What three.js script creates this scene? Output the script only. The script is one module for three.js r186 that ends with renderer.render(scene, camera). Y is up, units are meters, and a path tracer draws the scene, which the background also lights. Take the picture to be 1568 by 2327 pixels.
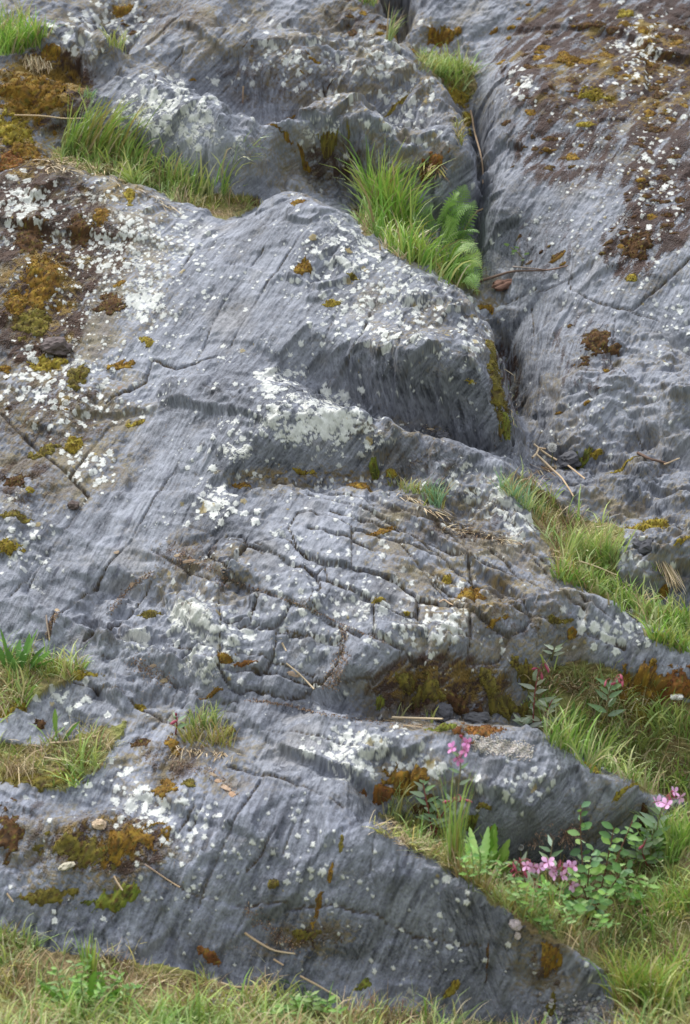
import * as THREE from 'three';

// ---------------------------------------------------------------- camera, sky, sun, exposure
const scene = new THREE.Scene();
const W = 1568, H = 2327;                       // pixel frame in which the photograph was measured
const FOV = 30, CAM = new THREE.Vector3(0, 1.45, 0), PITCH = -5.5 * Math.PI / 180;
const camera = new THREE.PerspectiveCamera(FOV, W / H, 0.05, 400);
camera.position.copy(CAM);
camera.rotation.set(PITCH, 0, 0);
camera.focus = 5.0; camera.userData.fStop = 3.6;
camera.updateMatrixWorld();

const renderer = new THREE.WebGLRenderer({ antialias: true });
renderer.toneMapping = THREE.LinearToneMapping;
renderer.toneMappingExposure = 2.2;
renderer.shadowMap.enabled = true;
renderer.setSize(690, 1024);

{ // overcast sky: brighter overhead, cool
  const w = 128, h = 64, d = new Float32Array(w * h * 4);
  for (let j = 0; j < h; j++) for (let i = 0; i < w; i++) {
    const el = ((j + 0.5) / h - 0.5) * Math.PI, s = Math.sin(el), k = (j * w + i) * 4;
    const L = s > 0 ? 0.84 * (1 + 2 * s) / 3 : 0.09;
    d[k] = L * 0.92; d[k + 1] = L * 0.97; d[k + 2] = L * 1.08; d[k + 3] = 1;
  }
  const t = new THREE.DataTexture(d, w, h, THREE.RGBAFormat, THREE.FloatType);
  t.mapping = THREE.EquirectangularReflectionMapping; t.magFilter = THREE.LinearFilter; t.minFilter = THREE.LinearFilter; t.needsUpdate = true;
  scene.background = t; scene.environment = t;
}
const sun = new THREE.DirectionalLight(new THREE.Color(1, 0.97, 0.92), 1.5);
sun.position.set(-4.2, 10, -6.2); sun.target.position.set(0, 1, -5);
sun.castShadow = true; sun.shadow.radius = 20; sun.shadow.mapSize.set(2048, 2048);
Object.assign(sun.shadow.camera, { left: -4, right: 4, top: 4, bottom: -4, near: 0.5, far: 25 });
scene.add(sun, sun.target);

// ---------------------------------------------------------------- helpers
let seed = 12345;
const rnd = () => { seed = (seed + 0x6D2B79F5) | 0; let t = Math.imul(seed ^ seed >>> 15, 1 | seed); t = t + Math.imul(t ^ t >>> 7, 61 | t) ^ t; return ((t ^ t >>> 14) >>> 0) / 4294967296; };
const rr = (a, b) => a + (b - a) * rnd();
const gauss = () => (rnd() + rnd() + rnd() - 1.5) / 0.75;
const clamp = (x, a = 0, b = 1) => x < a ? a : x > b ? b : x;
const ss = (a, b, x) => { const t = clamp((x - a) / (b - a)); return t * t * (3 - 2 * t); };
const lerp = (a, b, t) => a + (b - a) * t;
const perm = new Uint8Array(512), grx = new Float32Array(256), gry = new Float32Array(256);
{ const p = [...Array(256).keys()]; for (let i = 255; i > 0; i--) { const j = Math.floor(rnd() * (i + 1)); [p[i], p[j]] = [p[j], p[i]]; }
  for (let i = 0; i < 512; i++) perm[i] = p[i & 255];
  for (let i = 0; i < 256; i++) { const a = rnd() * Math.PI * 2; grx[i] = Math.cos(a); gry[i] = Math.sin(a); } }
function noise(x, y) {                            // gradient noise, about -0.7 .. 0.7
  const xi = Math.floor(x), yi = Math.floor(y), fx = x - xi, fy = y - yi, X = xi & 255, Y = yi & 255;
  const a = perm[perm[X] + Y], b = perm[perm[X + 1] + Y], c = perm[perm[X] + Y + 1], d = perm[perm[X + 1] + Y + 1];
  const u = fx * fx * fx * (fx * (fx * 6 - 15) + 10), v = fy * fy * fy * (fy * (fy * 6 - 15) + 10);
  const n0 = grx[a] * fx + gry[a] * fy, n1 = grx[b] * (fx - 1) + gry[b] * fy, n2 = grx[c] * fx + gry[c] * (fy - 1), n3 = grx[d] * (fx - 1) + gry[d] * (fy - 1);
  return (n0 + (n1 - n0) * u) + ((n2 + (n3 - n2) * u) - (n0 + (n1 - n0) * u)) * v;
}
const fbm = (x, y, o = 4) => { let s = 0, a = 1, n = 0; for (let i = 0; i < o; i++) { s += a * noise(x + i * 17.3, y - i * 9.1); n += a; a *= 0.55; x *= 2.03; y *= 2.03; } return s / n * 1.6; };
const ridged = (x, y) => 1 - Math.abs(noise(x, y)) * 2.6;

// slope frame: P = P0 + u*U + v*V + h*N (a slope of 45 degrees that starts 4 m from the camera)
const S2 = Math.SQRT1_2, P0 = new THREE.Vector3(0, 0, -4);
const toWorld = (u, v, h, o = new THREE.Vector3()) => o.set(u, P0.y + S2 * (v + h), P0.z + S2 * (h - v));
const TAN = Math.tan(FOV * Math.PI / 360), ASP = W / H, cP = Math.cos(PITCH), sP = Math.sin(PITCH);
function rayDir(px, py) { const x = (px / W * 2 - 1) * TAN * ASP, y = (1 - py / H * 2) * TAN; return new THREE.Vector3(x, y * cP + sP, y * sP - cP); }
function project(p) {                             // world point -> photograph pixel
  const x = p.x - CAM.x, y = p.y - CAM.y, z = p.z - CAM.z, yc = y * cP + z * sP, zc = -(-y * sP + z * cP);
  return [(x / zc / TAN / ASP + 1) / 2 * W, (1 - yc / zc / TAN) / 2 * H];
}
const planeUV = (px, py, h) => { const d = rayDir(px, py); // N=(0,S2,S2)
  const t = (h - ((CAM.y - P0.y) * S2 + (CAM.z - P0.z) * S2)) / ((d.y + d.z) * S2);
  const y = CAM.y + d.y * t - P0.y, z = CAM.z + d.z * t - P0.z; return [CAM.x + d.x * t, (y - z) * S2]; };
const mpp = (p) => { const zc = -((p.y - CAM.y) * -sP + (p.z - CAM.z) * cP) ; return Math.abs(zc) * 2 * TAN / H; };   // metres per pixel at a point
const atZ = (px, py, z) => { const d = rayDir(px, py), t = (z - CAM.z) / d.z; return new THREE.Vector3(CAM.x + d.x * t, CAM.y + d.y * t, z); };

// ---------------------------------------------------------------- the rock slope: break lines (pixel, pixel, height over the slope plane in metres)
const LINES = [
  // lower slab: middle, crest, gully behind
  [[0, 1850, .085], [300, 1950, .085], [600, 1990, .1], [900, 2080, .095], [1150, 2170, .07]],
  [[0, 2130, .0], [150, 2172, -.01], [300, 2195, -.015], [560, 2245, -.025], [800, 2285, -.03], [1000, 2310, -.03], [1300, 2340, -.03]],
  [[520, 1735, .13], [650, 1775, .15], [780, 1830, .17], [860, 1885, .18], [940, 1938, .18], [1020, 1985, .17], [1100, 2045, .16], [1180, 2108, .14], [1260, 2145, .11], [1330, 2180, .08], [1420, 2240, .03]],
  [[850, 1850, .1], [950, 1905, .06], [1060, 1960, .02], [1150, 2020, .0], [1250, 2075, -.01], [1350, 2130, -.01], [1450, 2215, -.01]],
  // middle slab
  [[330, 1640, .09], [560, 1650, .12], [700, 1690, .13], [850, 1750, .13], [1000, 1780, .12], [1130, 1790, .125], [1250, 1780, .125], [1320, 1775, .11]],
  [[1090, 1835, .115], [1150, 1845, .11], [1230, 1832, .11], [1300, 1795, .11], [1360, 1800, .09], [1430, 1830, .06]],
  [[1100, 1950, .0], [1180, 1965, -.03], [1280, 1970, -.04], [1380, 1965, -.05], [1450, 1925, -.05]],
  [[540, 1612, .125], [700, 1630, .13], [850, 1645, .13], [1000, 1660, .13], [1100, 1655, .13], [1230, 1684, .13], [1340, 1734, .12], [1400, 1765, .1], [1465, 1800, .07], [1490, 1850, .03]],
  [[560, 1596, .105], [700, 1614, .085], [850, 1632, .075], [1000, 1643, .065], [1120, 1638, .05], [1200, 1650, .01], [1300, 1690, -.02], [1400, 1730, -.04], [1500, 1790, -.05], [1568, 1850, -.05]],
  // central mass: rim above the dark foot, middle, right crest
  [[560, 1585, .115], [640, 1575, .12], [700, 1570, .135], [770, 1560, .155], [850, 1545, .175], [900, 1500, .18], [1000, 1515, .165], [1100, 1490, .15], [1200, 1490, .12], [1280, 1470, .11], [1400, 1500, .09], [1568, 1535, .07]],
  [[300, 1300, .1], [500, 1300, .15], [700, 1350, .18], [900, 1420, .2], [1050, 1430, .19], [1300, 1420, .145], [1450, 1455, .11]],
  [[560, 1200, .15], [700, 1210, .16], [900, 1250, .17], [1050, 1290, .16], [1200, 1340, .15]],
  [[1130, 1100, .12], [1190, 1180, .13], [1240, 1250, .13], [1265, 1310, .13], [1340, 1350, .125], [1420, 1392, .115], [1500, 1450, .1], [1568, 1505, .085], [1640, 1560, .07]],
  [[1200, 1110, .05], [1260, 1200, .04], [1310, 1275, .04], [1400, 1345, .04], [1500, 1405, .035], [1568, 1455, .03], [1640, 1500, .02]],
  // ledge inside the central mass
  [[450, 1042, .16], [520, 1045, .17], [620, 1036, .165], [750, 1026, .155], [850, 1028, .15], [930, 1050, .15], [1020, 1070, .14], [1110, 1080, .13]],
  [[470, 1082, .138], [510, 1102, .13], [570, 1104, .12], [640, 1084, .112], [750, 1082, .108], [850, 1090, .108], [950, 1085, .108], [1020, 1110, .105]],
  [[440, 1072, .145], [480, 1104, .145], [515, 1134, .15], [560, 1114, .14], [640, 1098, .135], [760, 1108, .135], [880, 1112, .135], [960, 1128, .14], [1010, 1165, .14]],
  [[1000, 1080, .125], [1060, 1080, .14], [1110, 1100, .14], [1130, 1150, .135]],
  [[1000, 1190, .1], [1060, 1200, .1], [1130, 1200, .11]],
  // second crest, with the dark hollow behind it
  [[600, 835, .17], [640, 847, .18], [700, 862, .19], [715, 890, .19], [790, 920, .19], [860, 955, .19], [940, 985, .18], [1010, 1002, .17], [1080, 1027, .16], [1120, 1042, .15], [1200, 1055, .12], [1235, 1112, .08]],
  [[615, 822, .145], [650, 828, .135], [715, 858, .12], [745, 880, .1], [800, 903, .095], [870, 938, .085], [950, 966, .07], [1020, 980, .055], [1090, 1005, .06], [1150, 1025, .03], [1195, 1032, .0]],
  [[600, 795, .16], [680, 790, .165], [760, 805, .165], [850, 840, .175], [950, 870, .175], [1040, 890, .16], [1090, 910, .14], [1130, 960, .1]],
  // upper slab: middle, right crest, gully
  [[200, 620, .13], [500, 700, .15], [700, 690, .185], [900, 720, .19], [1020, 760, .18]],
  [[250, 860, .11], [330, 1000, .11], [150, 1100, .1], [0, 1150, .1]],
  [[400, 900, .14], [380, 1100, .12], [250, 1250, .1]],
  [[640, 428, .165], [700, 442, .19], [755, 463, .205], [785, 505, .205], [812, 528, .195], [840, 552, .18], [920, 602, .18], [1000, 642, .18], [1090, 692, .17], [1112, 740, .155], [1135, 800, .14], [1145, 880, .12], [1160, 950, .08], [1175, 1010, .03]],
  [[775, 440, .01], [825, 510, .01], [900, 570, .0], [1000, 620, -.02], [1095, 668, -.03], [1128, 730, -.07], [1155, 800, -.12], [1168, 900, -.12], [1190, 1012, -.07]],
  [[-60, 310, .15], [0, 335, .15], [90, 385, .14], [250, 402, .13], [330, 432, .13], [420, 472, .12], [500, 512, .105], [560, 492, .11], [600, 462, .135], [640, 428, .165]],
  [[-60, 250, .15], [40, 300, .13], [140, 335, .085], [260, 370, .06], [350, 410, .05], [450, 450, .045], [520, 488, .055], [580, 458, .03], [640, 418, .02], [700, 425, .01]],
  [[0, 200, .16], [80, 170, .16], [160, 210, .15], [180, 260, .13]],
  // upper ledges
  [[290, 178, .13], [370, 182, .175], [420, 222, .185], [480, 272, .185], [520, 302, .175], [580, 352, .145], [605, 385, .08]],
  [[400, 165, .05], [460, 222, .015], [520, 256, -.01], [580, 300, -.025], [625, 322, -.01]],
  [[110, 62, .12], [200, 78, .15], [270, 130, .15], [300, 150, .12]],
  [[150, 190, .06], [220, 215, .06], [290, 175, .08]],
  [[180, 40, .05], [240, 90, .01], [290, 122, .0], [330, 120, .04]],
  [[330, 130, .09], [420, 60, .1], [520, -20, .11], [600, -100, .12]],
  [[430, 150, .08], [540, 60, .11], [700, 30, .12], [800, 20, .11]],
  [[540, 85, .12], [640, 90, .135], [760, 110, .15], [860, 112, .15]],
  [[560, 72, .08], [650, 74, .08], [760, 90, .085], [860, 96, .09]],
  [[540, 180, .06], [640, 190, .08], [750, 180, .11], [850, 170, .125]],
  [[600, 352, .08], [680, 292, .13], [740, 252, .155], [790, 282, .15], [835, 332, .14], [930, 322, .14], [1000, 342, .125]],
  [[640, 300, .0], [690, 260, .02], [740, 234, .03], [810, 270, .03], [880, 296, .04], [960, 298, .055]],
  [[640, 400, .01], [720, 410, .0], [790, 430, -.02], [840, 470, -.02]],
  [[750, 225, .1], [850, 240, .11], [950, 255, .11], [1020, 270, .1]],
  [[830, -30, .08], [850, 40, .1], [890, 92, .12], [930, 130, .13], [1000, 192, .13], [1050, 242, .12], [1070, 312, .1], [1085, 402, .06]],
  [[880, -60, .0], [900, 10, -.02], [910, 55, .0], [925, 90, .02]], [[960, 125, -.02], [1040, 165, .02], [1078, 240, -.03], [1087, 330, -.06], [1091, 420, -.07], [1092, 500, -.07], [1088, 580, -.06]],
  // right wall
  [[945, 95, .03], [965, 30, .03], [965, -60, .03]], [[1010, 60, .03], [1060, -20, .05]],
  [[1110, 180, .04], [1106, 300, .06], [1110, 400, .05], [1108, 480, .05], [1112, 560, .01], [1150, 620, -.01], [1140, 680, -.04]],
  [[1300, 100, .08], [1450, 150, .1], [1568, 150, .1], [1700, 150, .1]],
  [[1250, 330, .09], [1400, 380, .11], [1568, 400, .12], [1700, 400, .13]],
  [[1200, 520, .05], [1300, 560, .075], [1450, 590, .1], [1568, 600, .11], [1700, 600, .12]],
  [[1120, 625, -.02], [1180, 620, .01], [1280, 640, .035], [1400, 680, .07], [1568, 700, .09]],
  [[1180, 760, -.045], [1210, 900, -.05], [1230, 1000, -.05]],
  [[1280, 730, .03], [1330, 860, .04], [1330, 960, .01]],
  [[1400, 800, .06], [1500, 830, .07], [1568, 830, .08], [1700, 830, .09]],
  [[1460, 945, .06], [1530, 955, .07], [1620, 950, .07]],
  [[1450, 962, .045], [1530, 985, .045], [1620, 990, .045]],
  [[1260, 1040, -.03], [1350, 1050, .0], [1450, 1040, .02], [1568, 1065, .03]],
  [[1290, 1085, .02], [1400, 1075, .045], [1500, 1090, .055], [1600, 1120, .06]],
  [[1300, 1180, .025], [1400, 1175, .04], [1500, 1180, .04], [1600, 1215, .04]],
  [[1400, 1250, .08], [1440, 1218, .09], [1500, 1222, .09], [1600, 1250, .09]],
  [[1400, 1330, .05], [1480, 1345, .05], [1560, 1370, .05]],
  // left side
  [[0, 1480, .06], [130, 1490, .06], [220, 1530, .07], [330, 1605, .08]],
  [[0, 1650, .05], [60, 1600, .06], [160, 1555, .07], [240, 1570, .08]],
  [[0, 1720, .055], [120, 1720, .06], [240, 1690, .07]],
  [[0, 1300, .085], [130, 1390, .08], [250, 1440, .09], [350, 1450, .11]],
  [[420, 1380, .155], [470, 1420, .155], [500, 1500, .145]],
  [[300, 1400, .115], [330, 1380, .12], [390, 1385, .12]],
  // ground on the right
  [[1260, 1530, .06], [1360, 1560, .05], [1460, 1560, .055], [1568, 1580, .06]],
  [[1250, 1630, .03], [1400, 1660, .0], [1568, 1700, .0]],
  [[1500, 1900, .0], [1560, 2000, .02], [1500, 2100, .02], [1568, 2250, .03]],
];
const cons = [];
function addC(u, v, h) { for (const c of cons) if ((c[0] - u) ** 2 + (c[1] - v) ** 2 < 0.0002) return; cons.push([u, v, h]); }
const REL = 1.32; for (const L of LINES) for (const q of L) q[2] = .08 + (q[2] - .08) * REL;
for (const L of LINES) for (let i = 0; i < L.length; i++) {
  const [x, y, h] = L[i];
  if (i) { const [a, b, g] = L[i - 1], n = Math.max(1, Math.round(Math.hypot(x - a, y - b) / 32));
    for (let k = 1; k < n; k++) { const f = k / n; const p = planeUV(lerp(a, x, f), lerp(b, y, f), lerp(g, h, f)); addC(p[0], p[1], lerp(g, h, f)); } }
  const p = planeUV(x, y, h); addC(p[0], p[1], h);
}
for (let u = -2.4; u <= 2.41; u += 0.3) { for (const [v, h] of [[-.22, .22], [-.45, .45], [-.8, .8], [-1.2, 1.2]]) addC(u, v, h); addC(u, 4.3, .1); addC(u, 5, .1); }
for (let v = 0.2; v < 4.3; v += 0.35) for (const u of [-1.9, -1.5, 1.7, 2.1]) addC(u, v, u < 0 ? .1 : lerp(.03, .12, v / 4));
// multiquadric interpolation through all break-line points
const NC = cons.length, c2 = 0.00004;
const phi = (r2) => Math.sqrt(r2 + c2);
{ const A = new Float64Array(NC * NC), b = new Float64Array(NC);
  for (let i = 0; i < NC; i++) { b[i] = cons[i][2] - 0.08; for (let j = 0; j < NC; j++) A[i * NC + j] = phi((cons[i][0] - cons[j][0]) ** 2 + (cons[i][1] - cons[j][1]) ** 2); A[i * NC + i] -= 0.002; }
  for (let k = 0; k < NC; k++) {
    let m = k, mv = Math.abs(A[k * NC + k]); for (let i = k + 1; i < NC; i++) { const q = Math.abs(A[i * NC + k]); if (q > mv) { mv = q; m = i; } }
    if (m !== k) { for (let j = k; j < NC; j++) { const t = A[k * NC + j]; A[k * NC + j] = A[m * NC + j]; A[m * NC + j] = t; } const t = b[k]; b[k] = b[m]; b[m] = t; }
    const p = A[k * NC + k];
    for (let i = k + 1; i < NC; i++) { const f = A[i * NC + k] / p; if (f === 0) continue; for (let j = k + 1; j < NC; j++) A[i * NC + j] -= f * A[k * NC + j]; b[i] -= f * b[k]; }
  }
  for (let i = NC - 1; i >= 0; i--) { let s = b[i]; for (let j = i + 1; j < NC; j++) s -= A[i * NC + j] * b[j]; b[i] = s / A[i * NC + i]; }
  for (let i = 0; i < NC; i++) cons[i][3] = b[i]; }
const baseH = (u, v) => { let s = 0.08; for (let i = 0; i < NC; i++) { const c = cons[i]; s += c[3] * phi((u - c[0]) ** 2 + (v - c[1]) ** 2); } return s; };
console.log('break-line points', NC);

const U0 = -1.38, U1 = 1.38, V0 = -0.28, V1 = 3.92, CELL = 0.004;
const NU = Math.round((U1 - U0) / CELL) + 1, NV = Math.round((V1 - V0) / CELL) + 1;
const HF = new Float32Array(NU * NV);
{ const st = 3, cu = Math.ceil((NU - 1) / st) + 2, cv = Math.ceil((NV - 1) / st) + 2, C = new Float32Array(cu * cv);
  for (let j = 0; j < cv; j++) for (let i = 0; i < cu; i++) C[j * cu + i] = baseH(U0 + i * st * CELL, V0 + j * st * CELL);
  for (let j = 0; j < NV; j++) for (let i = 0; i < NU; i++) {
    const a = i / st, b = j / st, x = Math.floor(a), y = Math.floor(b), fx = a - x, fy = b - y, k = y * cu + x;
    HF[j * NU + i] = (C[k] * (1 - fx) + C[k + 1] * fx) * (1 - fy) + (C[k + cu] * (1 - fx) + C[k + cu + 1] * fx) * fy;
  } }
function hAt(u, v) {
  const a = clamp((u - U0) / CELL, 0, NU - 1.001), b = clamp((v - V0) / CELL, 0, NV - 1.001), x = Math.floor(a), y = Math.floor(b), fx = a - x, fy = b - y, k = y * NU + x;
  return (HF[k] * (1 - fx) + HF[k + 1] * fx) * (1 - fy) + (HF[k + NU] * (1 - fx) + HF[k + NU + 1] * fx) * fy;
}
function hit(px, py) {                             // where the line of sight through a pixel meets the rock
  const d = rayDir(px, py); let t0 = 3.2, t1 = 3.2;
  const f = (t) => { const y = CAM.y + d.y * t - P0.y, z = CAM.z + d.z * t - P0.z, u = CAM.x + d.x * t, v = (y - z) * S2, h = (y + z) * S2; return h - hAt(u, v); };
  for (; t1 < 8.5; t1 += 0.015) { if (f(t1) < 0) break; t0 = t1; }
  for (let k = 0; k < 12; k++) { const m = (t0 + t1) / 2; if (f(m) < 0) t1 = m; else t0 = m; }
  const t = (t0 + t1) / 2, y = CAM.y + d.y * t - P0.y, z = CAM.z + d.z * t - P0.z;
  return { u: CAM.x + d.x * t, v: (y - z) * S2, p: new THREE.Vector3(CAM.x + d.x * t, CAM.y + d.y * t, CAM.z + d.z * t) };
}
function normalAt(u, v, e = 0.012) { const a = (hAt(u + e, v) - hAt(u - e, v)) / (2 * e), b = (hAt(u, v + e) - hAt(u, v - e)) / (2 * e); return new THREE.Vector3(-a, S2 - b * S2, S2 + b * S2).normalize(); }
function inside(poly, x, y) { let r = false; for (let i = 0, j = poly.length - 1; i < poly.length; j = i++) { const [a, b] = poly[i], [c, d] = poly[j]; if ((b > y) !== (d > y) && x < (c - a) * (y - b) / (d - b) + a) r = !r; } return r; }

// pixel of every grid point on the smooth base (used to say which slab, soil or block it belongs to)
const PX = new Float32Array(NU * NV), PY = new Float32Array(NU * NV);
{ const q = new THREE.Vector3(); for (let j = 0; j < NV; j++) for (let i = 0; i < NU; i++) { const k = j * NU + i, r = project(toWorld(U0 + i * CELL, V0 + j * CELL, HF[k], q)); PX[k] = r[0]; PY[k] = r[1]; } }

const SOIL = [
  [[-900, 2080], [0, 2110], [80, 2145], [200, 2180], [300, 2188], [420, 2195], [520, 2240], [640, 2265], [800, 2292], [1000, 2325], [1300, 2350], [1420, 2300], [2400, 2300], [2400, 3400], [-900, 3400]],
  [[1060, 1990], [1100, 2030], [1180, 2100], [1320, 2168], [1400, 2230], [1420, 2330], [2400, 2330], [2400, 1830], [1500, 1845], [1465, 1950], [1380, 1965], [1250, 1972], [1120, 1965]],
  [[1215, 1520], [1300, 1500], [1400, 1520], [1560, 1600], [2400, 1700], [2400, 1870], [1500, 1820], [1430, 1770], [1340, 1718], [1220, 1655], [1190, 1600]],
  [[1170, 1075], [1240, 1110], [1290, 1185], [1420, 1195], [1395, 1330], [1500, 1375], [1640, 1400], [2400, 1900], [1640, 1520], [1500, 1435], [1420, 1378], [1270, 1310], [1230, 1220]],
  [[-300, 1480], [0, 1490], [130, 1495], [200, 1525], [150, 1545], [60, 1600], [0, 1640], [-300, 1640]],
  [[-300, 1690], [0, 1690], [100, 1695], [230, 1650], [290, 1640], [230, 1745], [150, 1795], [0, 1780], [-300, 1780]],
  [[130, 330], [260, 362], [350, 400], [450, 440], [590, 448], [590, 470], [510, 500], [420, 465], [330, 425], [200, 390], [100, 370]],
  [[800, 470], [830, 480], [940, 560], [1060, 620], [1095, 660], [1050, 655], [900, 580], [830, 535]],
  [[950, 125], [1080, 160], [1085, 200], [1060, 240], [1000, 180]],
  [[860, 1840], [1000, 1880], [1090, 1960], [1080, 2010], [940, 1925]],
];
const soilBox = SOIL.map(p => [Math.min(...p.map(q => q[0])), Math.min(...p.map(q => q[1])), Math.max(...p.map(q => q[0])), Math.max(...p.map(q => q[1]))]);
const isSoil = (x, y) => { for (let i = 0; i < SOIL.length; i++) { const b = soilBox[i]; if (x > b[0] && x < b[2] && y > b[1] && y < b[3] && inside(SOIL[i], x, y)) return true; } return false; };

// joint blocks of the cracked middle (each becomes a piece of its own with recessed joints)
const BLOCKS = [
  [[502, 1215], [553, 1222], [563, 1243], [515, 1301], [470, 1255]],
  [[563, 1243], [619, 1258], [668, 1282], [719, 1306], [729, 1330], [714, 1347], [703, 1378], [617, 1351], [553, 1322], [515, 1303]],
  [[512, 1312], [553, 1325], [589, 1347], [566, 1400], [502, 1412], [495, 1350]],
  [[589, 1347], [617, 1354], [660, 1370], [647, 1400], [624, 1423], [566, 1415]],
  [[660, 1370], [719, 1394], [778, 1418], [775, 1443], [752, 1450], [721, 1446], [668, 1431], [624, 1425], [647, 1400]],
  [[502, 1414], [553, 1419], [627, 1428], [627, 1446], [622, 1479], [604, 1519], [553, 1517], [497, 1515]],
  [[628, 1430], [721, 1448], [775, 1452], [768, 1489], [752, 1527], [734, 1556], [675, 1540], [604, 1521], [622, 1479]],
  [[497, 1517], [553, 1519], [642, 1530], [675, 1543], [734, 1562], [700, 1575], [640, 1578], [578, 1563], [540, 1570]],
  [[719, 1309], [744, 1317], [800, 1345], [851, 1372], [850, 1445], [808, 1431], [780, 1417], [703, 1378], [716, 1347], [730, 1330]],
  [[851, 1374], [907, 1392], [961, 1422], [1030, 1452], [1010, 1500], [953, 1498], [915, 1477], [876, 1460], [850, 1447]],
  [[786, 1422], [808, 1433], [876, 1463], [915, 1481], [900, 1505], [850, 1545], [770, 1556], [752, 1530], [771, 1489], [782, 1452]],
  [[739, 1280], [800, 1293], [897, 1317], [950, 1352], [948, 1388], [907, 1388], [825, 1353], [744, 1315]],
  [[950, 1352], [1030, 1366], [1068, 1385], [1068, 1446], [1030, 1449], [961, 1419], [948, 1390]],
  [[675, 1166], [740, 1170], [800, 1200], [800, 1290], [739, 1278], [675, 1248], [655, 1204]],
  [[645, 1224], [675, 1250], [739, 1281], [719, 1303], [668, 1281], [619, 1257], [580, 1238]],
  [[800, 1202], [900, 1230], [966, 1299], [1030, 1362], [952, 1350], [899, 1316], [800, 1290]],
  [[900, 1230], [1000, 1260], [1075, 1320], [1080, 1378], [1030, 1340], [966, 1297]],
  [[1070, 1387], [1131, 1423], [1157, 1440], [1130, 1495], [1060, 1500], [1069, 1446]],
  [[1078, 1322], [1180, 1350], [1210, 1400], [1157, 1436], [1093, 1400], [1082, 1378]],
];
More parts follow.
